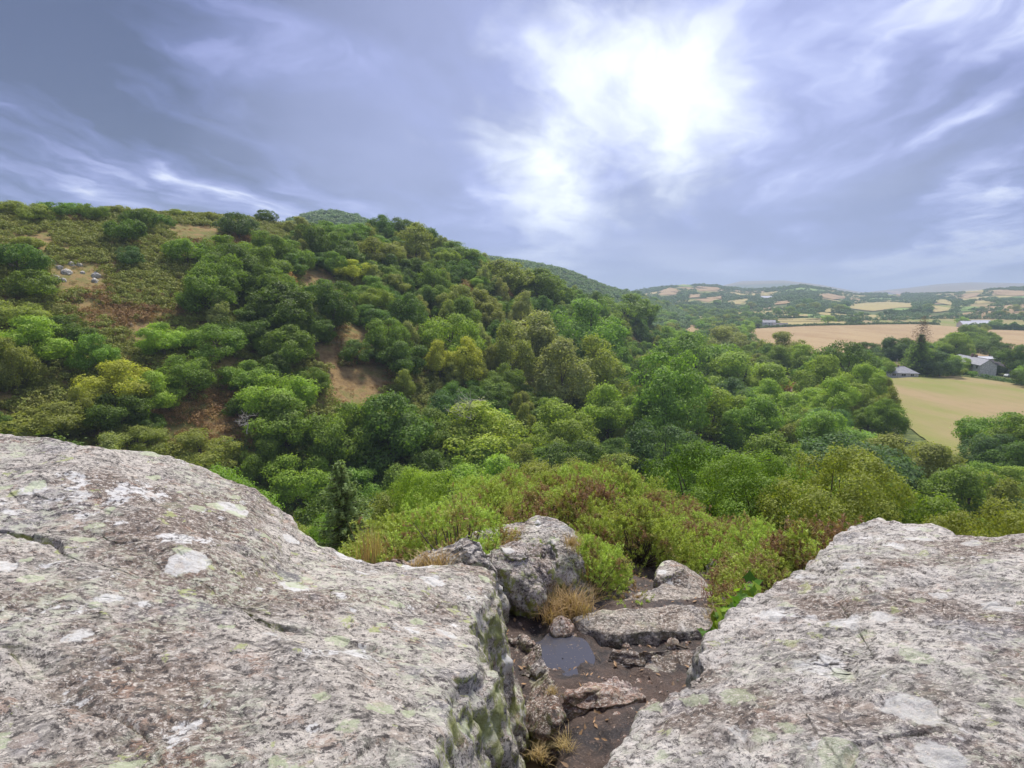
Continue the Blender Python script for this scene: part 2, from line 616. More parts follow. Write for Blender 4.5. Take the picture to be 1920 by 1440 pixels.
def ground_material():
    m, k = new_mat('ground')
    tc = k.n('ShaderNodeTexCoord').outputs['Object']
    hill = k.n('ShaderNodeAttribute', attribute_name='cover').outputs['Fac']
    n1 = k.noise(tc, 0.06, 5, 0.6)
    n2 = k.noise(tc, 0.45, 6, 0.65)
    n3 = k.noise(tc, 2.4, 5, 0.7)
    heath = k.ramp(k.math('ADD', k.math('MULTIPLY', n1, 0.55), k.math('MULTIPLY', n2, 0.45)),
                   [(0.36, (0.17, 0.11, 0.05)), (0.46, (0.27, 0.185, 0.085)), (0.53, (0.19, 0.165, 0.06)), (0.62, (0.13, 0.155, 0.04)), (0.72, (0.27, 0.21, 0.10))])
    heath = k.mix(k.math('MULTIPLY', k.step(n3, 0.5, 0.68), 0.55), heath, (0.10, 0.06, 0.035))
    low = k.mix(k.step(n2, 0.4, 0.6), (0.07, 0.09, 0.032), (0.13, 0.155, 0.05))
    c = k.mix(hill, low, heath)
    finish(k, principled(k, c, 0.95, 0.1, bump(k, n2, 0.6, 0.5)))
    return m


def field_material(name, c1, c2, c3, scale=0.03, rows=False):
    m, k = new_mat(name)
    tc = k.n('ShaderNodeTexCoord').outputs['Object']
    st = k.mapv(tc, scale=(1.0, 0.28, 1), rot=(0, 0, radians(52)))
    n1 = k.noise(st, scale, 6, 0.62)
    n2 = k.noise(k.mapv(tc, scale=(1, 0.35, 1), rot=(0, 0, radians(20))), scale * 14, 5, 0.7)
    c = k.mix(k.step(n1, 0.38, 0.62), c1, c2)
    c = k.mix(k.math('MULTIPLY', k.step(n2, 0.45, 0.72), 0.5), c, c3)
    finish(k, principled(k, c, 0.95, 0.1))
    return m


M = {}
M['leaf'] = leaf_material('foliage', vary=0.45, transl=0.46)
M['scrub'] = leaf_material('scrub_foliage', (0.25, 0.27, 0.055), vary=0.5, transl=0.3)
M['scrub_dry'] = leaf_material('dry_scrub_foliage', (0.32, 0.19, 0.075), vary=0.5, transl=0.25)
M['farleaf'] = leaf_material('far_foliage', (0.15, 0.235, 0.065), vary=0.45, transl=0.25)
M['gorse'] = leaf_material('gorse_spines', (0.41, 0.51, 0.115), dry=(0.32, 0.200, 0.125, 1), vary=0.40, transl=0.30)
M['grass'] = leaf_material('dry_grass', (0.46, 0.34, 0.17), vary=0.4, transl=0.35)
M['bark'] = plain_material('bark', (0.15, 0.12, 0.09), 0.9, 0.25, 8)
M['deadwood'] = plain_material('bleached_wood', (0.52, 0.47, 0.42), 0.85, 0.18, 8)
M['rock'] = rock_material('lichened_granite')
M['rock_pale'] = rock_material('pale_granite', (0.52, 0.485, 0.45), moss=0.25, red=0.30, lich=0.7, dark=0.9)
M['rock_red'] = rock_material('iron_stained_granite', (0.34, 0.215, 0.165), moss=0.2, red=0.6, lich=0.25, dark=0.8)
M['rock_moss'] = rock_material('mossy_granite', (0.42, 0.37, 0.34), moss=0.95, red=0.25, lich=0.8)
M['ground'] = ground_material()

# ------------------------------------------------------------------ ground sheet
def build_ground():
    th = np.concatenate([np.arange(-58, 58.01, 0.36), np.arange(64, 300, 6.0)])
    rr = np.concatenate([[0.05, 0.6, 1.4, 2.2], np.exp(np.arange(math.log(3.0), math.log(12000), 0.022))])
    A, R = np.meshgrid(np.radians(th), rr)
    X, Y = R * np.sin(A), R * np.cos(A)
    Z = G(X, Y)
    V = np.stack([X, Y, Z], -1).reshape(-1, 3)
    nc, nr = len(th), len(rr)
    Fq = grid_faces(nr, nc, True)
    # heath cover on the hill, pasture elsewhere
    thd = np.degrees(A)
    D1 = np.interp(thd, T1[0], T1[1])
    F1 = np.interp(thd, *FOOT)
    t = (R - F1) / (D1 - F1)
    cov = np.clip(t * 5, 0, 1) * np.clip((1.6 - t) * 4, 0, 1) * (thd < 17)
    cov = np.maximum(cov, (R > 5000) * 1.0)
    cov = np.maximum(cov, (R < 22) * 1.0)
    cov = cov.ravel()
    me = np_mesh('ground', V, Fq, True, {'cover': ('POINT', cov)}, M['ground'])
    add('ground', me, kind='structure')


build_ground()


# ------------------------------------------------------------------ fields
FT = {
    'tan': field_material('stubble_field', (0.31, 0.215, 0.115), (0.36, 0.265, 0.145), (0.23, 0.15, 0.08)),
    'meadow': field_material('dry_meadow', (0.19, 0.215, 0.055), (0.30, 0.225, 0.125), (0.23, 0.19, 0.085), 0.02),
    'gold': field_material('golden_field', (0.36, 0.30, 0.125), (0.33, 0.27, 0.12), (0.28, 0.25, 0.10)),
    'green': field_material('green_field', (0.16, 0.24, 0.07), (0.20, 0.27, 0.08), (0.14, 0.20, 0.06)),
    'track': field_material('track_stone', (0.42, 0.36, 0.30), (0.50, 0.44, 0.37), (0.30, 0.25, 0.20), 0.3),
}
FIELDS = [
    ('meadow', [(1655, 711), (1780, 704), (1840, 713), (1920, 724), (2080, 742), (2080, 960), (1900, 905), (1770, 850), (1680, 785), (1640, 740)]),
    ('tan', [(1400, 617), (1500, 613), (1700, 609), (1780, 613), (1850, 620), (2080, 627), (2080, 705), (1900, 668), (1700, 690), (1560, 684), (1420, 650), (1385, 630)]),
    ('green', [(1258, 538), (1277, 533), (1302, 534), (1295, 539)]),
    ('tan', [(1232, 549), (1256, 540), (1272, 545), (1273, 552), (1239, 555)]),
    ('tan', [(1304, 538), (1347, 540), (1350, 545), (1312, 548)]),
    ('tan', [(1287, 554), (1316, 553), (1318, 558), (1293, 560)]),
    ('tan', [(1302, 563), (1327, 559), (1358, 555), (1358, 560), (1327, 568)]),
    ('gold', [(1360, 566), (1404, 561), (1404, 566), (1387, 572), (1379, 572)]),
    ('tan', [(1447, 567), (1483, 565), (1481, 570), (1452, 573)]),
    ('gold', [(1456, 592), (1514, 591), (1514, 596), (1458, 597)]),
    ('gold', [(1456, 599), (1552, 598), (1550, 605), (1458, 604)]),
    ('tan', [(1524, 555), (1551, 551), (1597, 560), (1562, 563)]),
    ('gold', [(1597, 567), (1622, 565), (1624, 569), (1601, 571)]),
    ('gold', [(1575, 577), (1620, 569), (1666, 567), (1714, 570), (1718, 577), (1682, 579), (1637, 585)]),
    ('gold', [(1530, 583), (1557, 580), (1593, 585), (1551, 587)]),
    ('gold', [(1741, 573), (1793, 581), (1765, 586), (1741, 588)]),
    ('gold', [(1735, 566), (1770, 563), (1793, 570), (1785, 574), (1755, 569)]),
    ('green', [(1793, 577), (1828, 577), (1839, 581), (1799, 583)]),
    ('gold', [(1818, 568), (1845, 565), (1868, 569), (1828, 572)]),
    ('tan', [(1789, 556), (1832, 551), (1839, 554), (1812, 561)]),
    ('gold', [(1805, 545), (1845, 544), (1843, 550), (1810, 550)]),
    ('tan', [(1851, 549), (1874, 545), (1960, 549), (1960, 557), (1901, 556), (1870, 554)]),
    ('tan', [(1655, 549), (1682, 547), (1695, 551), (1687, 555)]),
    ('tan', [(1250, 603), (1285, 607), (1320, 618), (1310, 632), (1275, 618)]),
    ('gold', [(1422, 552), (1445, 550), (1448, 554), (1425, 556)]),
]


def build_fields():
    for kind, poly in FIELDS:
        cu = sum(p[0] for p in poly) / len(poly)
        cv = sum(p[1] for p in poly) / len(poly)
        rings, n = 26, 160
        # outline, finely divided, then nested rings laid on the terrain
        seg = []
        for i in range(len(poly)):
            a, b = np.array(poly[i], float), np.array(poly[(i + 1) % len(poly)], float)
            seg.append((a, b, np.linalg.norm((b - a) * (1, 4))))
        tot = sum(s_[2] for s_ in seg)
        out = []
        for a, b, l in seg:
            m_ = max(2, int(n * l / tot))
            for t in range(m_):
                out.append(a + (b - a) * t / m_)
        W3 = hits([p[0] for p in out], [p[1] for p in out])[:, :2]
        wob = fbm2(W3[:, 0], W3[:, 1], 0.02, 2, 3)[:, None]
        C = hit(cu, cv)[:2]
        W3 = C + (W3 - C) * (1 + 0.03 * wob)
        ks = np.linspace(0.0, 1, rings)
        P = C[None, None] + (W3 - C)[None] * ks[:, None, None]
        X, Y = P[..., 0], P[..., 1]
        R = np.hypot(X, Y)
        Z = G(X, Y) + 0.10 + 0.0012 * R
        V = np.stack([X, Y, Z], -1).reshape(-1, 3)
        me = np_mesh('field', V, grid_faces(rings, len(out), True), True, None, FT[kind])
        add('field', me, kind='structure')


build_fields()


def cut(poly, m, nrm):
    """part of a convex polygon on the side of m that nrm points away from"""
    out = []
    for i in range(len(poly)):
        a, b = poly[i], poly[(i + 1) % len(poly)]
        da, db = np.dot(a - m, nrm), np.dot(b - m, nrm)
        if da <= 0:
            out.append(a)
        if (da < 0) != (db < 0) and da != db:
            out.append(a + (b - a) * da / (da - db))
    return out


CELLS = []
for gy in np.arange(760, 2450, 105):
    for gx in np.arange(120, 2000, 150):
        p_ = np.array([gx + RNG.uniform(-50, 50), gy + RNG.uniform(-36, 36)])
        if 640 < math.hypot(*p_) < 2550 and 10 < math.degrees(math.atan2(p_[0], p_[1])) < 47:
            CELLS.append(p_)
CELLS = np.array(CELLS)
CKIND = RNG.choice(['wood', 'gold', 'tan', 'green', 'meadow'], len(CELLS), p=[0.46, 0.18, 0.11, 0.14, 0.11])


def patchwork():
    for i, c in enumerate(CELLS):
        if CKIND[i] == 'wood' or math.hypot(*c) < 800:
            continue
        poly = [c + np.array(q) for q in ((-160, -160), (160, -160), (160, 160), (-160, 160))]
        for j, d in enumerate(CELLS):
            if j != i and np.hypot(*(d - c)) < 330 and poly:
                n_ = (d - c) / np.hypot(*(d - c))
                poly = cut(poly, (c + d) / 2 - n_ * 3.0, n_)
        if len(poly) < 3:
            continue
        P = np.array(poly)
        seg = np.concatenate([P[k_] + (P[(k_ + 1) % len(P)] - P[k_]) * np.linspace(0, 1, 10)[:-1, None] for k_ in range(len(P))])
        ctr = P.mean(0)
        rings = np.linspace(0, 1, 7)
        Q = ctr + (seg - ctr)[None] * rings[:, None, None]
        X, Y = Q[..., 0], Q[..., 1]
        Zq = G(X, Y) + 0.05 + 0.0007 * np.hypot(X, Y)
        V = np.stack([X, Y, Zq], -1).reshape(-1, 3)
        add('field', np_mesh('field', V, grid_faces(7, len(seg), True), True, None, FT[CKIND[i]]), kind='structure')


patchwork()

# the track that shows between the trees
def ribbon(name, px, width, mat, off=0.25):
    pts = np.array([hit(u, v) for u, v in px])
    t = np.linspace(0, len(pts) - 1, 40)
    C = np.stack([np.interp(t, np.arange(len(pts)), pts[:, i]) for i in range(2)], 1)
    tg = np.gradient(C, axis=0)
    tg /= np.linalg.norm(tg, axis=1)[:, None]
    nrm = np.stack([-tg[:, 1], tg[:, 0]], 1)
    rows = []
    for s_ in np.linspace(-1, 1, 7):
        w = width * 0.5 * (1 + 0.25 * fbm2(C[:, 0], C[:, 1], 0.2, 2, 8))
        p = C + nrm * (s_ * w)[:, None]
        rows.append(np.column_stack([p, G(p[:, 0], p[:, 1]) + off]))
    V = np.concatenate(rows)
    return add(name, np_mesh(name, V, grid_faces(7, 40), True, None, mat), kind='structure')


ribbon('footpath', [(1474, 778), (1480, 762), (1482, 748), (1487, 735), (1492, 722), (1490, 712)], 2.2, FT['track'])
# ------------------------------------------------------------------ plants: prototype meshes
def unit(a):
    return a / (np.linalg.norm(a, axis=-1, keepdims=True) + 1e-9)


def leaf_cards(P, N, size, tint, rng, aspect=0.62, fold=0.18):
    """one folded diamond per leaf spray"""
    n = len(P)
    rnd = unit(rng.normal(size=(n, 3)))
    a = unit(np.cross(N, rnd))
    b = np.cross(N, a)
    L = (size * (0.7 + 0.6 * rng.random(n)))[:, None] * 0.5
    Wd = L * aspect
    V = np.stack([P - a * L, P + b * Wd + N * Wd * fold, P + a * L, P - b * Wd + N * Wd * fold], 1).reshape(-1, 3)
    Fq = np.arange(4 * n).reshape(n, 4)
    return V, Fq, tint


def crown_points(rng, R, cz, nclump, cr, nleaf, flat=0.68, lowcut=-0.45, inner=0.25, top=1.0, cone=0.0):
    """leaf positions grouped in clumps over an uneven ellipsoid"""
    g = pi * (3 - math.sqrt(5))
    i = np.arange(nclump)
    z = 1 - (1 - lowcut) * (i + 0.5) / nclump
    rad = np.sqrt(np.clip(1 - z * z, 0, 1))
    D = np.stack([rad * np.cos(i * g), rad * np.sin(i * g), z], 1)
    D = unit(D + 0.22 * rng.normal(size=D.shape))
    k = 0.62 + 0.30 * rng.random(nclump)
    nin = rng.random(nclump) < inner
    k = np.where(nin, k * 0.6, k)
    nl = 6
    ang = np.arange(nl) / nl * 2 * pi + rng.random(nl) * 0.9
    LC = np.column_stack([np.cos(ang) * 0.42, np.sin(ang) * 0.42, rng.uniform(-0.25, 0.30, nl)]) * rng.uniform(0.7, 1.25, (nl, 1))
    LC = np.concatenate([LC, [[rng.normal() * 0.12, rng.normal() * 0.12, 0.32]]])
    LR = rng.uniform(0.42, 0.68, nl + 1)
    aff = D @ unit(LC).T + 0.25 * rng.normal(size=(nclump, nl + 1))
    lb = np.argmax(aff, 1)
    C = (LC[lb] + D * (LR[lb] * (0.72 + 0.36 * k))[:, None]) * np.asarray(R)
    C = np.where(nin[:, None], C * 0.6, C)
    if cone:
        s_ = 1 - cone * np.clip(C[:, 2] / R[2], -1, 1)
        C[:, :2] *= s_[:, None]
    C[:, 2] += cz
    CR = cr * (0.65 + 0.7 * rng.random(nclump))
    ct = rng.random(nclump)
    which = rng.choice(nclump, nleaf, p=CR ** 2 / np.sum(CR ** 2))
    out = unit(D + np.array([0, 0, 0.25]))[which]
    d = unit(rng.normal(size=(nleaf, 3)) + 0.75 * out)
    rr = CR[which] * (0.72 + 0.33 * rng.random(nleaf)) * (1 + 0.34 * vnoise(d * 3.1 + which[:, None] * 3.7, 4))
    rr = rr * np.where(rng.random(nleaf) < 0.10, 1.0 + 0.45 * rng.random(nleaf), 1.0)
    P = C[which] + d * rr[:, None] * np.array([1, 1, flat])
    N = unit(d * np.array([1, 1, 1 / flat]) + 0.50 * rng.normal(size=(nleaf, 3)) + np.array([0, 0, 0.25]))
    tint = np.clip(0.5 + 0.38 * (ct[which] - 0.5) + 0.45 * (rng.random(nleaf) - 0.5), 0, 1)
    return P, N, tint, C


def make_tree(seed, R, cz, nclump, cr, nleaf, leaf, trunk_r, flat=0.68, lowcut=-0.45, cone=0.0, limbs=9, aspect=0.62):
    rng = np.random.default_rng(seed)
    P, N, t, C = crown_points(rng, R, cz, nclump, cr, nleaf, flat, lowcut, cone=cone)
    V, Fq, t = leaf_cards(P, N, np.full(nleaf, leaf), t, rng, aspect)
    cme = np_mesh('crown', V, Fq, False, {'tint': ('FACE', t)}, M['leaf'])
    mb = MB()
    top = cz + R[2] * 0.45
    zs = np.linspace(-0.4, top, 7)
    bend = rng.normal(size=2) * 0.05 * R[0]
    pts = np.column_stack([bend[0] * (zs / top) ** 2, bend[1] * (zs / top) ** 2, zs])
    mb.tube(pts, trunk_r * (1.25 - 1.05 * (zs - zs[0]) / (top + 0.4)), 8)
    for c in C[rng.choice(len(C), min(limbs, len(C)), replace=False)]:
        z0 = min(c[2] * 0.55, top * 0.7)
        s0 = np.array([bend[0] * (z0 / top) ** 2, bend[1] * (z0 / top) ** 2, z0])
        mid = (s0 + c) / 2 + np.array([0, 0, -0.12 * R[2]]) + rng.normal(size=3) * 0.05 * R[0]
        mb.tube([s0, mid, c], np.array([0.42, 0.28, 0.08]) * trunk_r, 5)
    tme = mb.mesh('trunk', M['bark'], True)
    return dict(w=2 * R[0], h=float(P[:, 2].max()), parts=[('trunk', tme), ('crown', cme)])


def make_conifer(seed, h, w, ntier, leaf, gapy=1.0, nper=240):
    rng = np.random.default_rng(seed)
    PP, NN, TT = [], [], []
    mb = MB()
    mb.tube(np.column_stack([np.zeros(6), np.zeros(6), np.linspace(-0.3, h * 0.98, 6)]), np.linspace(0.03 * h, 0.004 * h, 6) * 0.7, 7)
    for i in range(ntier):
        z = h * (0.08 + 0.90 * (i / ntier) ** 0.92)
        rad = 0.5 * w * (1 - (i / ntier)) ** 0.8 * (0.85 + 0.3 * rng.random()) + 0.03 * w
        nb = max(5, int(10 * (1 - i / ntier)) + 3)
        a0 = rng.random() * 6.28
        for b in range(nb):
            a = a0 + b * 2 * pi / nb + rng.normal() * 0.15
            l = rad * (0.8 + 0.35 * rng.random())
            n = max(8, int(nper * l / (0.5 * w) / nb * 2.0))
            t = rng.random(n) ** 0.75
            side = rng.normal(size=n) * 0.17 * l * (1.1 - t)
            drop = -0.10 * l * t + 0.16 * l * t ** 3
            x = np.cos(a) * l * t - np.sin(a) * side
            y = np.sin(a) * l * t + np.cos(a) * side
            PP.append(np.column_stack([x, y, z + drop + rng.normal(size=n) * 0.02 * w - 0.25 * np.abs(side)]))
            NN.append(unit(np.column_stack([np.cos(a) * 0.4 * np.ones(n), np.sin(a) * 0.4 * np.ones(n), np.ones(n)]) + 0.5 * rng.normal(size=(n, 3))))
            TT.append(np.clip(0.2 + 0.5 * t + 0.3 * rng.random(n), 0, 1))
            mb.tube([[0, 0, z], [np.cos(a) * l * 0.5, np.sin(a) * l * 0.5, z - 0.05 * l], [np.cos(a) * l, np.sin(a) * l, z + 0.04 * l]],
                    [0.006 * h, 0.004 * h, 0.001 * h], 4)
    P, N, T = np.concatenate(PP), np.concatenate(NN), np.concatenate(TT)
    V, Fq, t = leaf_cards(P, N, np.full(len(P), leaf), T, rng, 0.35)
    cme = np_mesh('crown', V, Fq, False, {'tint': ('FACE', t)}, M['leaf'])
    return dict(w=w, h=h, parts=[('trunk', mb.mesh('trunk', M['bark'], True)), ('crown', cme)])


def make_bare(seed, h, spread, depth=4, r0=0.16, mat='deadwood'):
    rng = np.random.default_rng(seed)
    mb = MB()
    main = MB()

    def grow(p, d, l, r, lev):
        n = 5
        pts = [p]
        for i in range(n):
            d = unit(d + rng.normal(size=3) * 0.17 + np.array([0, 0, 0.04]))
            pts.append(pts[-1] + d * l / n)
        (main if lev == 0 else mb).tube(pts, np.linspace(r, r * 0.55, n + 1), 6 if lev < 2 else 4)
        if lev < depth:
            for _ in range(3 if lev else 4):
                dd = unit(d + rng.normal(size=3) * spread)
                if dd[2] < -0.1:
                    dd[2] *= -0.5
                grow(pts[-1 - int(rng.integers(0, 3))], dd, l * (0.62 + 0.2 * rng.random()), r * 0.52, lev + 1)

    grow(np.array([0, 0, -0.3]), np.array([0.05, 0, 1.0]), h * 0.42, r0, 0)
    return dict(w=h * 0.8, h=h, parts=[('trunk', main.mesh('trunk', M[mat], True)), ('branches', mb.mesh('branches', M[mat], True))])


PT = {}
PT['oak'] = [make_tree(100 + i, (5.6, 5.3, 4.2), 4.7, 56 + 6 * i, 1.6, 17000, 0.36, 0.35, lowcut=-0.8) for i in range(3)]
PT['ash'] = [make_tree(120 + i, (4.4, 4.6, 5.2), 5.7, 58, 1.4, 16000, 0.34, 0.28, flat=0.8, lowcut=-0.8) for i in range(3)]
PT['birch'] = [make_tree(140 + i, (2.5, 2.4, 4.6), 5.4, 50, 0.9, 10000, 0.26, 0.14, flat=1.15, cone=0.35, lowcut=-0.85) for i in range(2)]
PT['thorn'] = [make_tree(160 + i, (2.7, 2.6, 2.1), 2.0, 36, 0.9, 8000, 0.24, 0.14, flat=0.75, lowcut=-0.85) for i in range(2)]
PT['dome'] = [make_tree(180 + i, (4.6, 4.6, 5.0), 5.0, 80, 1.2, 18000, 0.32, 0.3, flat=0.85, cone=0.28, lowcut=-0.9) for i in range(2)]
PT['near'] = [make_tree(200, (3.9, 3.7, 3.4), 4.6, 85, 0.80, 52000, 0.125, 0.22, flat=0.8),
              make_tree(201, (3.5, 3.7, 3.8), 5.0, 95, 0.72, 52000, 0.120, 0.2, flat=0.95),
              make_tree(202, (4.1, 4.2, 3.1), 4.2, 110, 0.70, 56000, 0.110, 0.22, flat=0.75)]
PT['field'] = [make_tree(220 + i, (6.0, 5.8, 4.6), 6.2, 30, 2.2, 1600, 1.05, 0.4) for i in range(3)]
PT['spruce'] = [make_conifer(240, 6.0, 3.6, 30, 0.15, nper=560)]
PT['fir'] = [make_conifer(241, 20.0, 12.5, 30, 0.62, nper=330)]
PT['dead'] = [make_bare(260, 8.0, 0.75), make_bare(261, 6.0, 0.6)]
PT['twiggy'] = [make_bare(262, 6.0, 0.95, 5, 0.12, 'bark')]

COLR = {
    'dark green': (0.130, 0.215, 0.034),
    'deep blue-green': (0.118, 0.200, 0.062),
    'soft blue-green': (0.236, 0.336, 0.133),
    'mid green': (0.205, 0.310, 0.046),
    'fresh green': (0.291, 0.399, 0.055),
    'bright green': (0.397, 0.483, 0.076),
    'yellow-green': (0.459, 0.467, 0.067),
    'olive green': (0.285, 0.320, 0.067),
    'pale grey-green': (0.353, 0.378, 0.128),
    'rusty brown': (0.446, 0.242, 0.104),
}
KINDN = {'oak': ('oak_tree', 'broad oak', 'tree'), 'ash': ('ash_tree', 'tall round-headed tree', 'tree'), 'birch': ('birch_tree', 'slender birch', 'tree'),
         'thorn': ('thorn_bush', 'low rounded thorn bush', 'bush'), 'dome': ('lime_tree', 'domed dense tree', 'tree'),
         'near': ('leafy_tree', 'small-leaved tree', 'tree'), 'field': ('hedgerow_tree', 'hedgerow tree', 'tree'),
         'spruce': ('spruce_tree', 'spruce', 'tree'), 'fir': ('fir_tree', 'fir', 'tree')}


SIZES = {'oak': (7.6, 10.0), 'ash': (7.6, 10.0), 'dome': (7.2, 9.4), 'thorn': (3.8, 4.8), 'birch': (4.1, 5.0), 'near': (5.2, 6.8), 'field': (9.0, 12.5)}
LMARK = []


def landmarks():
    for u, v, ds, txt in ((668, 722, 17, 'beside the bare brown clearing'), (600, 535, 14, 'beside the bare brown streak'), (130, 515, 20, 'near the pale boulders'), (930, 640, 13, 'near the leafless shrub'),
                          (760, 440, 20, 'near the dark skyline clump'), (1485, 745, 16, 'beside the footpath'), (870, 790, 15, 'near the bleached dead tree'), (1690, 712, 24, 'near the bungalow'),
                          (955, 575, 14, 'near the pale bare tree'), (220, 760, 14, 'near the yellow-green oak'), (1440, 760, 13, 'near the rusty brown oak'), (340, 412, 16, 'near the bare hilltop patch')):
        p = hit(u, v, 60)
        LMARK.append((p[0], p[1], ds, txt))


landmarks()


def beside(x, y):
    best = min(((math.hypot(x - q[0], y - q[1]) / q[2], q[3]) for q in LMARK), default=(9, ''))
    if best[0] < 1:
        return ' ' + best[1]
    d = math.hypot(x, y)
    if d < 62:
        return ' in the upper belt' if d < 36 else ' in the lower belt'
    if d > 700:
        return ' just past the long hedge' if d < 900 else ''
    th = math.degrees(math.atan2(x, y))
    if th > 15:
        return ' close to the dry meadow' if 100 < d < 330 and th > 31 else ' towards the tan field' if d > 250 else ''
    zz = g1(x, y)
    return ' high up' if zz > 8 else ' halfway up' if zz > -14 else ' low down' if zz > -30 else ''


def plant(kind, colour, x, y, width, zone, hs=1.0, label=None, z=None, group=None):
    pr = random.choice(PT[kind])
    nm, words, cat = KINDN[kind]
    s_ = width / pr['w']
    if label:
        lab = label
    else:
        lo, hi = SIZES.get(kind, (0, 99))
        size = 'small ' if width < lo else 'large ' if width > hi else ''
        bs = beside(x, y)
        lab = f'{size}{colour} {words} {zone}{bs}'
        if len(lab.split()) > 16:
            lab = f'{colour} {words} {zone}{bs}'
        if len(lab.split()) > 16:
            lab = f'{size}{colour} {words} {zone}'
    z = g1(x, y) - 0.05 * s_ if z is None else z
    e = thing(nm, lab, cat, (x, y, z), random.uniform(0, 6.28), (s_ * random.uniform(0.88, 1.14), s_ * random.uniform(0.88, 1.14), s_ * hs), group or (None if label else f'{colour} {words}s {zone}'.replace('birchs', 'birches').replace('bushs', 'bushes')))
    e.rotation_euler = (random.gauss(0, 0.06), random.gauss(0, 0.06), e.rotation_euler[2])
    for pn, me in pr['parts']:
        o = add(pn, me, e)
        if pn == 'crown':
            c = COLR[colour]
            o.color = (*c, 1)
    return e


# ------------------------------------------------------------------ trees of the hill and the valley
SCRUB = [(-60, 360), (380, 395), (545, 412), (560, 428), (470, 450), (430, 480), (375, 530), (380, 575), (330, 600), (255, 615), (215, 655), (130, 620), (60, 575), (-60, 560)]
OPEN = [
    [(612, 690), (722, 682), (722, 748), (660, 765), (612, 735)],
    [(562, 508), (620, 505), (650, 560), (655, 600), (600, 545), (565, 540)],
    [(655, 600), (720, 615), (700, 640), (640, 625)],
    [(640, 635), (690, 635), (680, 662), (640, 665)],
    [(790, 600), (815, 590), (825, 625), (800, 640)],
    [(395, 672), (450, 668), (450, 690), (405, 694)],
    [(560, 640), (620, 650), (640, 690), (600, 690)],
    [(245, 600), (300, 608), (275, 660), (245, 640)],
    [(1470, 700), (1500, 700), (1500, 780), (1464, 782)],
    [(1668, 708), (1740, 700), (1800, 700), (1990, 735), (1990, 800), (1905, 783), (1840, 790), (1800, 838), (1770, 842), (1690, 785)],
    [(1418, 612), (1780, 606), (1830, 620), (1990, 622), (1990, 655), (1860, 648), (1800, 632), (1740, 640), (1600, 655), (1560, 655), (1440, 642)],
    [(1262, 603), (1290, 606), (1312, 616), (1308, 626), (1275, 616)],
    [(1660, 684), (1730, 690), (1730, 715), (1660, 712)],
    [(1790, 655), (1890, 665), (1895, 712), (1790, 705)],
]
placed = []          # x, y, radius


def hit_tree(u, v, wpx, rmin):
    vv = v + 0.42 * wpx
    p = hit(u, vv, rmin)
    for _ in range(30):        # stay on the near side of the crest
        if u > 1250 or math.hypot(p[0], p[1]) < float(np.interp(math.degrees(math.atan2(p[0], p[1])), T1[0], T1[1])) + 6:
            break
        vv += 3
        p = hit(u, vv, rmin)
    return p


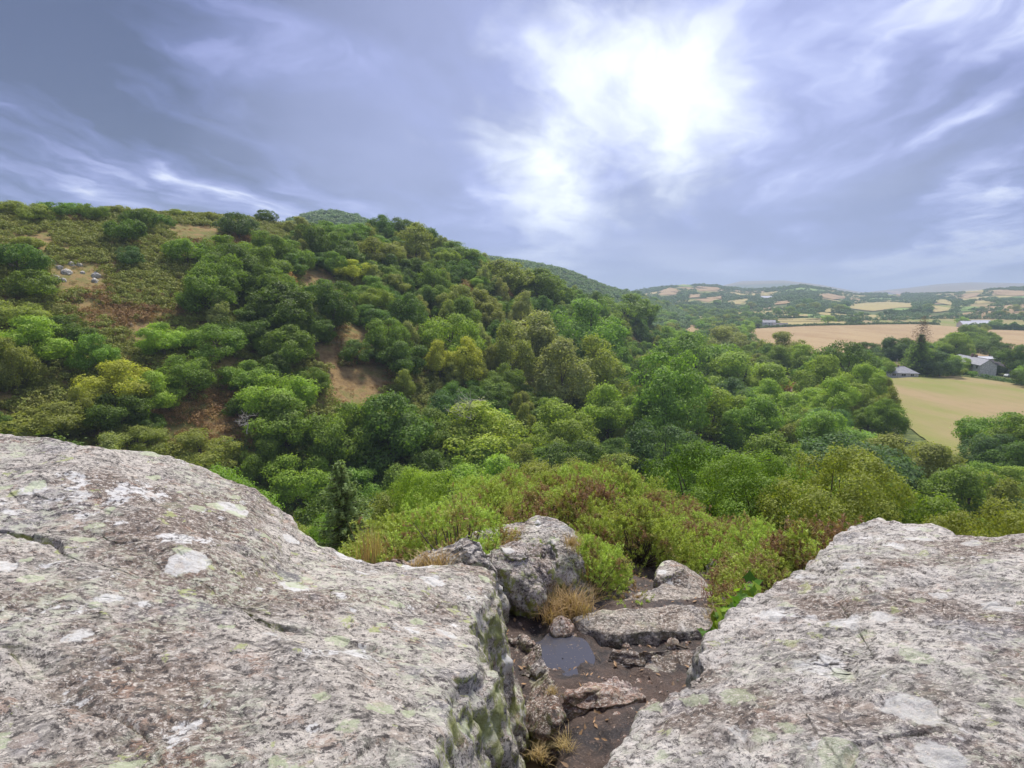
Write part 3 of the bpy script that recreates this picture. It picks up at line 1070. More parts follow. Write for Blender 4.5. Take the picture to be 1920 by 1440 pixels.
MAN = [  # crown centre u, v, width in px, kind, colour, height factor
    (30, 488, 75, 'thorn', 'dark green', 1), (68, 532, 72, 'thorn', 'mid green', .9), (238, 438, 58, 'thorn', 'dark green', 1.1), (258, 412, 46, 'thorn', 'dark green', 1.1),
    (247, 486, 40, 'thorn', 'deep blue-green', 1.15), (180, 397, 46, 'thorn', 'mid green', .9), (305, 411, 32, 'thorn', 'dark green', .8), (352, 470, 74, 'thorn', 'mid green', .9),
    (412, 535, 88, 'dome', 'mid green', .9), (448, 422, 62, 'thorn', 'deep blue-green', 1.0), (499, 404, 38, 'thorn', 'dark green', 1.2), (20, 382, 52, 'thorn', 'olive green', 1.3),
    (100, 390, 50, 'thorn', 'dark green', .9), (140, 385, 45, 'thorn', 'mid green', .9), (215, 388, 42, 'thorn', 'olive green', .9), (70, 396, 50, 'thorn', 'olive green', .8),
    (55, 452, 46, 'thorn', 'olive green', .7), (440, 500, 60, 'oak', 'mid green', .8), (490, 502, 85, 'oak', 'mid green', 1), (548, 500, 55, 'oak', 'dark green', 1),
    (430, 465, 85, 'oak', 'mid green', .8), (330, 392, 36, 'thorn', 'olive green', .6), (270, 394, 40, 'thorn', 'olive green', .6), (395, 402, 30, 'thorn', 'olive green', .8),
    (590, 465, 60, 'dome', 'dark green', 1), (640, 480, 62, 'oak', 'dark green', 1), (665, 440, 62, 'oak', 'mid green', 1), (610, 425, 60, 'oak', 'mid green', 1), (560, 425, 40, 'birch', 'pale grey-green', 1),
    (705, 475, 75, 'oak', 'olive green', .9), (660, 505, 60, 'oak', 'yellow-green', .8),
    (716, 426, 56, 'dome', 'dark green', .9), (752, 426, 62, 'oak', 'dark green', 1), (790, 432, 54, 'oak', 'dark green', 1), (812, 436, 40, 'dome', 'dark green', .9),
    (850, 465, 75, 'ash', 'mid green', .8), (780, 475, 55, 'birch', 'olive green', .9), (950, 510, 115, 'dome', 'olive green', .85), (1005, 550, 85, 'dome', 'mid green', 1), (1045, 545, 50, 'ash', 'mid green', 1),
    (530, 588, 118, 'dome', 'dark green', .8), (625, 590, 82, 'dome', 'dark green', 1.0), (600, 545, 55, 'oak', 'dark green', .9), (765, 605, 76, 'dome', 'dark green', 1.0),
    (700, 590, 70, 'oak', 'dark green', .8), (410, 640, 92, 'oak', 'mid green', .9), (310, 640, 78, 'oak', 'fresh green', 1), (470, 605, 85, 'oak', 'dark green', .8), (540, 660, 85, 'dome', 'mid green', .9),
    (850, 640, 110, 'oak', 'fresh green', 1), (1095, 625, 120, 'oak', 'mid green', 1.1), (975, 610, 34, 'birch', 'pale grey-green', 1.1), (905, 580, 62, 'ash', 'olive green', .8),
    (730, 650, 70, 'dome', 'mid green', 1), (670, 660, 55, 'thorn', 'dark green', 1), (220, 718, 112, 'oak', 'yellow-green', .9), (825, 700, 40, 'birch', 'yellow-green', 1),
    (880, 715, 50, 'birch', 'yellow-green', 1.0), (1000, 660, 90, 'birch', 'pale grey-green', .6), (960, 700, 60, 'birch', 'olive green', 1), (1030, 690, 60, 'birch', 'olive green', .9),
    (885, 835, 135, 'ash', 'bright green', .8), (1055, 840, 105, 'oak', 'fresh green', 1.1), (1240, 790, 150, 'dome', 'mid green', 1.1), (1330, 780, 130, 'oak', 'fresh green', 1.0), (1130, 760, 90, 'birch', 'olive green', .9),
    (1060, 755, 90, 'birch', 'pale grey-green', .9), (1300, 680, 130, 'oak', 'mid green', 1.0), (1390, 700, 120, 'oak', 'fresh green', .9), (1210, 715, 70, 'ash', 'olive green', .9), (1250, 720, 60, 'ash', 'mid green', 1),
    (1170, 575, 90, 'oak', 'mid green', 1), (1200, 590, 55, 'oak', 'dark green', 1), (1360, 655, 60, 'ash', 'pale grey-green', .9), (1440, 730, 52, 'oak', 'rusty brown', .9), (1480, 727, 34, 'thorn', 'rusty brown', .9),
    (1500, 690, 60, 'ash', 'fresh green', .9), (1470, 655, 75, 'oak', 'olive green', 1.0), (1580, 700, 105, 'oak', 'dark green', 1.15), (1618, 742, 62, 'ash', 'fresh green', 1.1), (1540, 755, 80, 'oak', 'fresh green', .9),
    (1600, 765, 65, 'ash', 'fresh green', .9), (1560, 820, 130, 'oak', 'mid green', .9), (1600, 880, 170, 'oak', 'deep blue-green', .9), (1700, 850, 150, 'oak', 'olive green', .8), (1870, 820, 110, 'oak', 'mid green', 1),
    (1860, 860, 90, 'dome', 'deep blue-green', .8), (1900, 850, 100, 'ash', 'mid green', .9), (1150, 850, 70, 'oak', 'dark green', 1), (60, 640, 130, 'oak', 'fresh green', .9), (20, 590, 90, 'oak', 'olive green', .8),
    (540, 830, 110, 'ash', 'mid green', 1), (640, 860, 110, 'ash', 'mid green', 1.1), (380, 840, 120, 'oak', 'olive green', .8), (740, 860, 130, 'ash', 'dark green', 1.1), (690, 800, 130, 'oak', 'fresh green', .9), (520, 745, 120, 'oak', 'fresh green', .9),
    (90, 790, 120, 'oak', 'olive green', .8), (260, 820, 90, 'oak', 'olive green', .8), (470, 700, 90, 'oak', 'mid green', .8), (1460, 770, 100, 'oak', 'fresh green', .9),
]


def zone_of(u, v, r):
    if r < 62:
        return 'on the steep slope below the tor'
    p = (r - np.interp(math.degrees(math.atan2((u - 960) / FPX, 1.0)), *FOOT))
    th = math.degrees(math.atan((u - 960) / FPX))
    if th > 15:
        return 'in the wooded valley beside the fields' if r < 420 else 'beyond the pale field'
    D = np.interp(th, T1[0], T1[1])
    F_ = np.interp(th, *FOOT)
    t = (r - F_) / (D - F_)
    if t < 0.12:
        return 'in the valley bottom'
    if t > 0.9:
        return 'along the hill skyline'
    if in_poly(u, v, SCRUB):
        return 'on the open scrubby hillside'
    return 'on the wooded hillside'


SKYL = ([-200, 0, 200, 370, 420, 480, 500, 520, 545, 560, 640, 690, 700, 820, 835, 880, 940, 1000, 1050, 1100, 1170, 1215, 1235, 1300, 1400],
        [372, 372, 380, 396, 396, 396, 390, 396, 408, 412, 414, 416, 400, 408, 440, 462, 474, 495, 520, 535, 547, 562, 590, 602, 612])


def under_skyline(x, y, z, h):
    ut, vt = proj(x, y, z + h)
    return vt - float(np.interp(ut, *SKYL))


for (u, v, w, kind, colr, hs) in MAN:
    p = hit_tree(u, v, w, 40)
    r = math.hypot(p[0], p[1])
    width = w / FPX * (p[1] * CP - p[2] * SP)
    while hs > 0.45 and u < 1250 and under_skyline(p[0], p[1], p[2], PT[kind][0]['h'] * width / PT[kind][0]['w'] * hs) < 0:
        hs -= 0.05
    plant(kind, colr, p[0], p[1], width, zone_of(u, v, r), hs)
    placed.append((p[0], p[1], width * 0.5))

WT = {  # zone -> kinds and colours with weights
    'valley': [('oak', 'mid green', 4), ('oak', 'dark green', 3), ('ash', 'mid green', 3), ('ash', 'fresh green', 3), ('oak', 'fresh green', 3), ('ash', 'dark green', 2), ('birch', 'olive green', 2), ('oak', 'olive green', 1.5), ('birch', 'yellow-green', .6), ('dome', 'deep blue-green', 1)],
    'hill': [('oak', 'mid green', 4), ('oak', 'dark green', 4), ('dome', 'dark green', 3), ('ash', 'mid green', 2), ('birch', 'pale grey-green', 2), ('birch', 'olive green', 2), ('thorn', 'dark green', 3), ('thorn', 'rusty brown', .4), ('oak', 'fresh green', 1.5), ('ash', 'olive green', 1)],
    'slope': [('near', 'mid green', 3), ('near', 'fresh green', 1.5), ('near', 'dark green', 2), ('near', 'olive green', 2), ('near', 'pale grey-green', 1)],
}


def pick(wl):
    t = random.uniform(0, sum(w[2] for w in wl))
    for w in wl:
        t -= w[2]
        if t <= 0:
            return w
    return wl[-1]


def sky_limit(u):
    """lowest photo row that near tree tops may reach"""
    return float(np.interp(u, [0, 500, 560, 700, 900, 1200, 1300, 1400, 1550, 1650, 1700, 1790, 1850, 1920],
                           [860, 890, 905, 900, 890, 885, 862, 850, 862, 880, 880, 880, 860, 850]))


def ok_open(x, y, z, w, h, polys):
    for fz, fx in ((0.05, 0), (0.5, 0), (0.95, 0), (0.6, -0.42), (0.6, 0.42)):
        u, v = proj(x + fx * w, y, z + fz * h)
        for po in polys:
            if in_poly(u, v, po):
                return False
    return True


def polar_pts(n, r0, r1, t0, t1):
    th = np.radians(RNG.uniform(t0, t1, n))
    r = np.sqrt(RNG.uniform(r0 ** 2, r1 ** 2, n))
    x, y = r * np.sin(th), r * np.cos(th)
    return x, y, G(x, y), r, np.degrees(th)


def fill(n, rmin, rmax, thmin, thmax, wl, wrange, tight, cond, cap, zone=None):
    cnt = 0
    xa, ya, za, ra, _t = polar_pts(n, rmin, rmax, thmin, thmax)
    for x, y, z, r in zip(xa.tolist(), ya.tolist(), za.tolist(), ra.tolist()):
        if cnt >= cap:
            break
        kind, colr, _w = pick(WT[wl])
        wr = wrange.get(kind, wrange['*'])
        w = random.uniform(*wr)
        if any((x - q[0]) ** 2 + (y - q[1]) ** 2 < (tight * (w * 0.5 + q[2])) ** 2 for q in placed):
            continue
        pr0 = PT[kind][0]
        hs = random.uniform(0.85, 1.15)
        h = pr0['h'] * w / pr0['w'] * hs
        u, v = proj(x, y, z)
        if not cond(u, v, r, x, y, z, w, h):
            continue
        plant(kind, colr, x, y, w, zone or zone_of(u, v, r), hs)
        placed.append((x, y, w * 0.5))
        cnt += 1
    return cnt


def t_hill(u, r):
    th = math.degrees(math.atan((u - 960) / FPX))
    D = np.interp(th, T1[0], T1[1])
    F_ = np.interp(th, *FOOT)
    return (r - F_) / (D - F_)


def c_hill(u, v, r, x, y, z, w, h):
    if u < -80 or u > 1330:
        return False
    t = t_hill(u, r)
    if t < 0.10 or t > 1.06:
        return False
    um, vm = proj(x, y, z + 0.5 * h)
    if in_poly(um, vm, SCRUB) or in_poly(u, v, SCRUB):
        return False
    if under_skyline(x, y, z, h) < 0:
        return False
    return ok_open(x, y, z, w, h, OPEN)


def c_valley(u, v, r, x, y, z, w, h):
    if u < -120 or u > 2000:
        return False
    if t_hill(u, r) > 0.14 and u < 1230:
        return False
    ut, vt = proj(x, y, z + h)
    if r < 95 and vt < sky_limit(u) - (r - 55) * 1.6:
        return False
    return ok_open(x, y, z, w, h, OPEN)


def c_slope(u, v, r, x, y, z, w, h):
    if u < 250 or u > 2050:
        return False
    ut, vt = proj(x, y, z + h)
    lim = np.interp(u, [250, 560, 700, 900, 1150, 1250, 1400, 1650, 1700, 2050], [930, 935, 925, 905, 925, 885, 850, 880, 900, 900])
    lim = lim - np.clip((r - 34) * 1.2, 0, 30)
    if r < 30 and vt < 1010 and abs(u - 655) < 48 + w * 0.6 / r * FPX:
        return False
    return vt > lim


n_s = fill(3500, 19, 60, -32, 46, 'slope', {'*': (4.0, 8.0)}, 0.58, c_slope, 130, 'on the steep slope below the tor')
n_v = fill(9000, 55, 430, -47, 43, 'valley', {'*': (7.0, 12.5), 'birch': (4, 6)}, 0.55, c_valley, 330)
n_h = fill(12000, 80, 400, -47, 18, 'hill', {'*': (6, 10.5), 'birch': (3.5, 5.5), 'thorn': (3.0, 5.5)}, 0.56, c_hill, 420)
print('trees', n_s, n_v, n_h, len(MAN))

# single trees with a look of their own
p = at_d(655, 872, 23)
hg = p[2] - g1(p[0], p[1])
plant('spruce', 'soft blue-green', p[0], p[1], 3.8, '', hg / 6.0, 'small blue-green spruce with pointed top on the slope under the rock slab')
for px_, dd, w_, lab in (((870, 800), 112, 9, 'bleached dead tree with forked white branches above the valley trees'),
                         ((1445, 880), 0, 0, ''), ((462, 800), 100, 4, 'small bleached dead sapling poking out of the valley wood'),
                         ((955, 575), 0, 5, 'pale bare tree standing below the big domed tree')):
    if w_ == 0:
        continue
    q = at_d(*px_, dd) if dd else hit(*px_)
    pr = PT['dead'][0]
    e = thing('dead_tree', lab, 'tree', (q[0], q[1], max(g1(q[0], q[1]), q[2] - 1.0) if dd else q[2]), 0.4, w_ / pr['w'])
    for pn, me in pr['parts']:
        add(pn, me, e)
q = hit(930, 650)
e = thing('bare_shrub', 'leafless reddish-brown twiggy shrub on the wooded hillside', 'shrub', (q[0], q[1], q[2]), 1.0, (1.3, 1.3, 0.9))
for pn, me in PT['twiggy'][0]['parts']:
    add(pn, me, e)


# ------------------------------------------------------------------ ground cover scattered as stuff (instanced clumps)
def clump_mesh(name, seed, R, n, leaf, mat, aspect=0.6, flat=0.8):
    rng = np.random.default_rng(seed)
    P, N, t, C = crown_points(rng, R, R[2] * 0.55, 9, R[0] * 0.42, n, flat, -0.2)
    V, Fq, t = leaf_cards(P, N, np.full(n, leaf), t, rng, aspect)
    me = np_mesh(name, V, Fq, False, {'tint': ('FACE', t)}, mat)
    return me


def scatter(name, label, cat, pts, sc, idx, meshes):
    """one object; geometry nodes set copies of a few clumps on its points"""
    n = len(pts)
    base = bpy.data.meshes.new(name)
    base.vertices.add(n)
    base.vertices.foreach_set('co', np.asarray(pts, np.float32).ravel())
    for an, arr, ty in (('sc', sc, 'FLOAT'), ('rz', RNG.random(n) * 6.28, 'FLOAT'), ('idx', idx, 'INT')):
        a = base.attributes.new(an, ty, 'POINT')
        a.data.foreach_set('value', np.asarray(arr, np.float32 if ty == 'FLOAT' else np.int32))
    base.update()
    o = add(name, base, None, label=label, category=cat, kind='stuff')
    ng = bpy.data.node_groups.new(name, 'GeometryNodeTree')
    ng.interface.new_socket('Geometry', in_out='INPUT', socket_type='NodeSocketGeometry')
    ng.interface.new_socket('Geometry', in_out='OUTPUT', socket_type='NodeSocketGeometry')
    gi = ng.nodes.new('NodeGroupInput')
    go = ng.nodes.new('NodeGroupOutput')
    ip = ng.nodes.new('GeometryNodeInstanceOnPoints')
    jn = ng.nodes.new('GeometryNodeJoinGeometry')
    for me in reversed(meshes):
        po = bpy.data.objects.new(me.name, me)
        oi = ng.nodes.new('GeometryNodeObjectInfo')
        oi.inputs['Object'].default_value = po
        gt = ng.nodes.new('GeometryNodeGeometryToInstance')
        ng.links.new(oi.outputs['Geometry'], gt.inputs[0])
        ng.links.new(gt.outputs[0], jn.inputs[0])
    ng.links.new(gi.outputs[0], ip.inputs['Points'])
    ng.links.new(jn.outputs[0], ip.inputs['Instance'])
    ip.inputs['Pick Instance'].default_value = True

    def attr(nm, ty):
        a = ng.nodes.new('GeometryNodeInputNamedAttribute')
        a.data_type = ty
        a.inputs[0].default_value = nm
        return a.outputs[0]
    ng.links.new(attr('idx', 'INT'), ip.inputs['Instance Index'])
    ng.links.new(attr('sc', 'FLOAT'), ip.inputs['Scale'])
    cb = ng.nodes.new('ShaderNodeCombineXYZ')
    ng.links.new(attr('rz', 'FLOAT'), cb.inputs[2])
    ng.links.new(cb.outputs[0], ip.inputs['Rotation'])
    ng.links.new(ip.outputs[0], go.inputs[0])
    md = o.modifiers.new('scatter', 'NODES')
    md.node_group = ng
    return o


def project_np(x, y, z):
    f = y * CP - z * SP
    return 960 + FPX * x / f, 720 - FPX * (y * SP + z * CP) / f


def poly_np(u, v, poly):
    c = np.zeros(u.shape, bool)
    j = len(poly) - 1
    for i in range(len(poly)):
        xi, yi = poly[i]
        xj, yj = poly[j]
        if yi != yj:
            m_ = ((yi > v) != (yj > v)) & (u < (xj - xi) * (v - yi) / (yj - yi) + xi)
            c ^= m_
        j = i
    return c


# heather, bracken and low gorse over the open hill
def hillside_scrub():
    x, y, z, r, th = polar_pts(120000, 75, 420, -50, 17)
    D = np.interp(th, T1[0], T1[1])
    F_ = np.interp(th, *FOOT)
    t = (r - F_) / (D - F_)
    u, v = project_np(x, y, z)
    nz = fbm2(x, y, 0.035, 4, 55) + 0.5 * fbm2(x, y, 0.15, 2, 56)
    keep = (t > 0.05) & (t < 1.12) & (u > -150) & (u < 1330)
    bare = np.zeros(len(x), bool)
    for po in OPEN[:8] + [[(85, 500), (190, 495), (200, 535), (140, 545), (100, 545)], [(300, 420), (420, 425), (410, 455), (330, 450)], [(60, 440), (100, 430), (95, 480), (70, 490)]]:
        bare |= poly_np(u, v, po)
    keep &= ~bare | (RNG.random(len(x)) < 0.13)
    keep &= nz > -1.0
    dry = fbm2(x, y, 0.05, 3, 77) + 0.35 * RNG.normal(size=len(x)) * 0.6
    idx = np.where(dry > 0.36, 2 + (RNG.random(len(x)) < 0.5), (RNG.random(len(x)) < 0.5)).astype(int)
    s_ = RNG.uniform(0.6, 1.45, len(x))
    keep &= RNG.random(len(x)) < 0.75
    idx = np.where(bare, 2 + (RNG.random(len(x)) < 0.5), idx)
    s_ = np.where(bare, s_ * 0.45, s_)
    pts = np.column_stack([x, y, z - 0.1])[keep]
    ms = [clump_mesh('scrub_clump', 300, (1.15, 1.1, 0.8), 240, 0.26, M['scrub']), clump_mesh('scrub_clump', 301, (1.0, 1.2, 0.6), 220, 0.26, M['scrub']),
          clump_mesh('dry_clump', 302, (0.9, 0.9, 0.5), 170, 0.26, M['scrub_dry'], 0.4), clump_mesh('dry_clump', 303, (1.1, 0.9, 0.45), 170, 0.26, M['scrub_dry'], 0.4)]
    scatter('hillside_scrub', 'heather bracken and low gorse covering the open hillside', 'scrub', pts, s_[keep], idx[keep], ms)


hillside_scrub()


# undergrowth on the steep slope and in the valley
def undergrowth():
    x, y, z, r, th = polar_pts(9000, 30, 150, -50, 46)
    t = (r - np.interp(th, *FOOT)) / 60
    keep = t < 0.4
    pts = np.column_stack([x, y, z - 0.2])[keep]
    ms = [clump_mesh('undergrowth_clump', 310, (1.3, 1.3, 1.0), 260, 0.26, M['farleaf']), clump_mesh('undergrowth_clump', 311, (1.2, 1.2, 0.8), 240, 0.24, M['scrub'])]
    scatter('undergrowth', 'dark leafy undergrowth beneath the valley trees', 'undergrowth', pts, RNG.uniform(0.7, 1.5, len(pts)), RNG.integers(0, 2, len(pts)), ms)


undergrowth()


# the woods on the hills up the valley, a mass of crowns
def far_woods():
    ms = [clump_mesh('wood_crown', 320 + i, (5.5, 5.2, 4.4), 420, 1.25, M['farleaf'], 0.8, 0.75) for i in range(3)]
    x, y, z, r, th = polar_pts(26000, 440, 1150, -32, 17)
    D = np.interp(th, T2[0], T2[1])
    keep = (r < D + 25) & (r > D - 380)
    u, v = project_np(x, y, z)
    keep &= (v < 640)
    pts = np.column_stack([x, y, z])[keep]
    sel = RNG.random(len(pts)) < 0.5
    pts = pts[sel]
    scatter('hanging_wood', 'hazy blue-green woods on the hills behind the spur', 'wood', pts, RNG.uniform(0.7, 1.3, len(pts)), RNG.integers(0, 3, len(pts)), ms)


far_woods()


# hedges, copses and hedgerow trees over the farmland
def farmland_trees():
    polys = [p_[1] for p_ in FIELDS]
    N = 45000
    th = np.radians(RNG.uniform(11, 46, N))
    r = 420 + (2420 - 420) * RNG.random(N) ** 0.85
    x, y = r * np.sin(th), r * np.cos(th)
    z = G(x, y)
    w = RNG.uniform(8, 15, N)
    h = w * 0.85
    bad = np.zeros(N, bool)
    for fz in (0.0, 0.5, 0.9):
        u, v = project_np(x, y, z + fz * h)
        for po in polys[1:]:
            cu = sum(q[0] for q in po) / len(po)
            cv = sum(q[1] for q in po) / len(po)
            sh = [(cu + (a - cu) * 0.97, cv + (b - cv) * 0.97) for a, b in po]
            bad |= poly_np(u, v, sh)
        for po in OPEN[8:]:
            bad |= poly_np(u, v, po)
    u, v = project_np(x, y, z)
    d2 = np.sort(np.hypot(x[:, None] - CELLS[None, :, 0], y[:, None] - CELLS[None, :, 1]), axis=1)[:, :2]
    near_ = np.argmin(np.hypot(x[:, None] - CELLS[None, :, 0], y[:, None] - CELLS[None, :, 1]), axis=1)
    edge = (d2[:, 1] - d2[:, 0]) * 0.5
    inwood = CKIND[near_] == 'wood'
    keep = ~bad & (v < 618) & (r > 700) & (inwood | (edge < 9) | (RNG.random(N) < 0.02) | (r < 830))
    keep |= ~bad & (r <= 700) & (u < 1420) & (u > 1255) & (v < 640)
    w = np.where(edge < 9, w * 0.8, w)
    I = np.where(keep)[0]
    # thin out by spacing
    cell = {}
    sel = []
    for i in I:
        rad = 0.62 * w[i] * (1.0 + r[i] / 4000)
        cx, cy = int(x[i] // 16), int(y[i] // 16)
        bad_ = False
        for a in (-1, 0, 1):
            for b in (-1, 0, 1):
                for j in cell.get((cx + a, cy + b), ()):
                    if (x[i] - x[j]) ** 2 + (y[i] - y[j]) ** 2 < rad * rad:
                        bad_ = True
        if not bad_:
            cell.setdefault((cx, cy), []).append(i)
            sel.append(i)
    sel = np.array(sel)
    sel = sel[np.argsort(r[sel] / w[sel])]
    cols = ['dark green', 'deep blue-green', 'mid green', 'mid green', 'fresh green', 'olive green']
    for i in sel[:290]:
        plant('field', random.choice(cols), x[i], y[i], w[i], 'among the far fields', random.uniform(0.85, 1.1), z=z[i])
    rest = sel[290:]
    ms = [clump_mesh('copse_crown', 330 + i, (5.5, 5.2, 4.4), 300, 1.5, M['farleaf'], 0.8, 0.75) for i in range(3)]
    pts = np.column_stack([x, y, z])[rest]
    scatter('far_copses', 'mass of small hazy trees between the distant fields', 'woodland', pts, w[rest] / 11.0, RNG.integers(0, 3, len(rest)), ms)
    print('far trees', len(sel))


farmland_trees()
M['rock_path'] = rock_material('trodden_granite', (0.31, 0.265, 0.225), moss=0.15, red=0.35, lich=0.25, dark=0.9)
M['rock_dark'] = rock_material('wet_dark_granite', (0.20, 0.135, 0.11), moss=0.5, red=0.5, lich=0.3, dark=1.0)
PATH_Y = ([0.5, 1.5, 3, 4, 4.75, 4.95, 5.35, 5.6, 6.2, 7.5, 9, 12, 15], [-2.75, -2.78, -2.85, -2.96, -3.05, -2.99, -3.02, -3.18, -3.45, -4.0, -4.6, -5.8, -7.4])


def path_z(x, y):
    z = np.interp(y, *PATH_Y)
    z = z + 0.10 * fbm2(x, y, 0.9, 3, 70) + 0.035 * fbm2(x, y, 4.0, 4, 71) + 0.012 * fbm2(x, y, 16.0, 2, 72)
    z = z + 1.7 * np.exp(-((x - 1.4) / 3.4) ** 2 - ((y - 14) / 4.5) ** 2) * np.clip((y - 5) / 3, 0, 1)
    # hollow under the left slab
    h = at_z(1000, 1385, -2.9)
    z = z - 0.5 * np.exp(-(((x - h[0]) / 0.14) ** 2 + ((y - h[1]) / 0.22) ** 2))
    # pool basin
    c = at_z(1055, 1235, -2.92)
    b = np.exp(-(((x - c[0]) / 0.17) ** 2 + ((y - c[1]) / 0.27) ** 2) ** 2)
    z = z * (1 - b) + b * (-3.015 + 0.75 * (z + 2.95))
    return z


# ------------------------------------------------------------------ rocks
def resample(pts, n):
    """closed outline -> n points evenly along it, softly rounded"""
    P = np.asarray(pts, float)
    P = np.concatenate([P, P[:1]])
    L = np.concatenate([[0], np.cumsum(np.linalg.norm(np.diff(P, axis=0), axis=1))])
    t = np.linspace(0, L[-1], n, endpoint=False)
    Q = np.stack([np.interp(t, L, P[:, i]) for i in range(P.shape[1])], 1)
    return Q


def smooth_ring(Q, it):
    for _ in range(it):
        Q = 0.5 * Q + 0.25 * (np.roll(Q, 1, 0) + np.roll(Q, -1, 0))
    return Q


def slab_mesh(outline, centre, depth, mat, n=420, rings=110, side=60, flare=0.1, amp=0.05, edge=0.06, seed=0, rag=0.05, cracks=(), facet=0.0, sideamp=0.6):
    """solid rock: a top spanned from the outline to its centre, an uneven rim and sides down to depth"""
    Q = smooth_ring(resample(outline, n), 4)
    C = np.asarray(centre, float)
    rel = Q - C
    nn = fbm(Q * 2.4, 4, seed + 1) + 0.45 * fbm(Q * 9.0, 3, seed + 2)
    out2 = unit(rel[:, :2])
    Q2 = Q.copy()
    Q2[:, :2] += out2 * (rag * nn)[:, None]
    rel = Q2 - C
    rmean = float(np.mean(np.linalg.norm(rel[:, :2], axis=1)))
    rows = []
    for k in np.linspace(0.004, 1, rings):
        p = C + rel * k
        e = np.clip((k - (1 - edge)) / edge, 0, 1)
        p[:, 2] -= (1 - np.sqrt(np.clip(1 - e * e, 0, 1))) * edge * rmean
        rows.append(p)
    fl = flare(Q2) if callable(flare) else np.full(n, flare)
    dp = depth(Q2) if callable(depth) else np.full(n, depth)
    last = rows[-1]
    for s_ in np.linspace(0, 1, side + 1)[1:]:
        p = last.copy()
        p[:, :2] += out2 * (fl * (s_ ** 0.8))[:, None]
        p[:, 2] -= dp * s_
        rows.append(p)
    V = np.concatenate(rows)
    nr = rings + side
    Fq = grid_faces(nr, n, True)
    # normals for displacement
    me = np_mesh('tmp', V, Fq, True)
    N = np.zeros(len(V) * 3, np.float32)
    me.vertices.foreach_get('normal', N)
    N = N.reshape(-1, 3)
    bpy.data.meshes.remove(me)
    big = fbm(V * 0.9 + seed, 3, seed + 11)
    midn = fbm(V * np.array([3.0, 4.2, 4.2]) + seed, 4, seed + 23)
    fine = fbm(V * np.array([11.0, 15.0, 15.0]), 3, seed + 31)
    rid = 1 - np.abs(vnoise(V * np.array([1.7, 3.2, 2.2]) + 5.1, seed + 41)) * 2
    dsp = amp * (0.9 * big + 0.36 * midn + 0.22 * fine - 0.30 * np.clip(rid, 0, 1) ** 6)
    if facet:
        f = fbm(V * 1.6 + 3.3, 2, seed + 51)
        dsp = dsp + facet * (np.round(f * 3) / 3 - f * 0.5)
    for poly, wd, dep in cracks:
        pl = np.asarray(poly, float)
        dmin = np.full(len(V), 9.0)
        wob = np.stack([vnoise(V * 5, 61), vnoise(V * 5 + 9, 62)], 1) * 0.035
        A2 = V[:, :2] + wob
        for a, b in zip(pl[:-1], pl[1:]):
            ab = b[:2] - a[:2]
            t = np.clip(((A2 - a[:2]) @ ab) / (ab @ ab), 0, 1)
            d = np.linalg.norm(A2 - (a[:2] + t[:, None] * ab), axis=1)
            dmin = np.minimum(dmin, d)
        wv = 0.002 + wd * np.clip(0.35 + 1.9 * vnoise(V * 2.3 + 1.7, 63), 0.0, 1.8)
        topm = np.repeat(np.arange(nr) < rings, n)
        dsp = dsp - np.where(topm, dep * np.clip(1 - dmin / wv, 0, 1) ** 0.7, 0)
    dsp = dsp * np.repeat(np.where(np.arange(nr) < rings, 1.0, 1.0 + sideamp), n)
    V = V + N * dsp[:, None]
    return np_mesh('rock', V, Fq, True, None, mat)


# the great slab the photographer stands on, left
L_out = [at_z(*p_) for p_ in [(0, 812, -0.98), (80, 815, -1.0), (160, 832, -1.06), (300, 846, -1.2), (390, 876, -1.34), (480, 918, -1.5), (530, 962, -1.64), (562, 992, -1.73),
                             (610, 1022, -1.84), (690, 1052, -1.95), (800, 1060, -2.02), (915, 1062, -2.06), (928, 1082, -2.03), (905, 1150, -1.90), (885, 1220, -1.76), (862, 1300, -1.60), (845, 1370, -1.48), (825, 1460, -1.36)]]
L_out += [np.array(q) for q in [(-0.14, 0.75, -1.30), (-0.16, 0.35, -1.26), (-0.5, 0.1, -1.22), (-1.5, 0.15, -1.15), (-2.6, 0.3, -1.05), (-3.6, 1.0, -0.98), (-4.5, 2.6, -0.92)]]
L_out += [at_z(-260, 800, -0.92)]
crk = [([at_z(-60, 930, -1.05), at_z(60, 972, -1.15), at_z(110, 1005, -1.2), at_z(190, 1050, -1.27), at_z(260, 1085, -1.33)], 0.020, 0.05),
       ([at_z(350, 1085, -1.37), at_z(400, 1105, -1.42), at_z(500, 1165, -1.48), at_z(600, 1195, -1.55), at_z(700, 1230, -1.6)], 0.016, 0.035),
       ([at_z(-40, 1130, -1.1), at_z(90, 1180, -1.17), at_z(150, 1250, -1.2), at_z(300, 1330, -1.23), at_z(380, 1420, -1.24)], 0.03, 0.03)]
me = slab_mesh(L_out, at_z(430, 1130, -1.42), lambda q: np.where(q[:, 1] > 2.2, 2.0, 1.7), M['rock'], n=1150, rings=330, side=100,
               flare=lambda q: np.where((q[:, 0] > -0.45) & (q[:, 1] < 3.9), 0.42, 0.15) * np.clip((q[:, 1] - 0.2) / 1.2, 0, 1), amp=0.036, edge=0.03, seed=3, rag=0.06, cracks=crk, sideamp=1.1, facet=0.022)
add('rock_slab', me, None, label='huge lichen-spotted grey slab with a long dark crack and a mossy drop beside the path', category='rock')

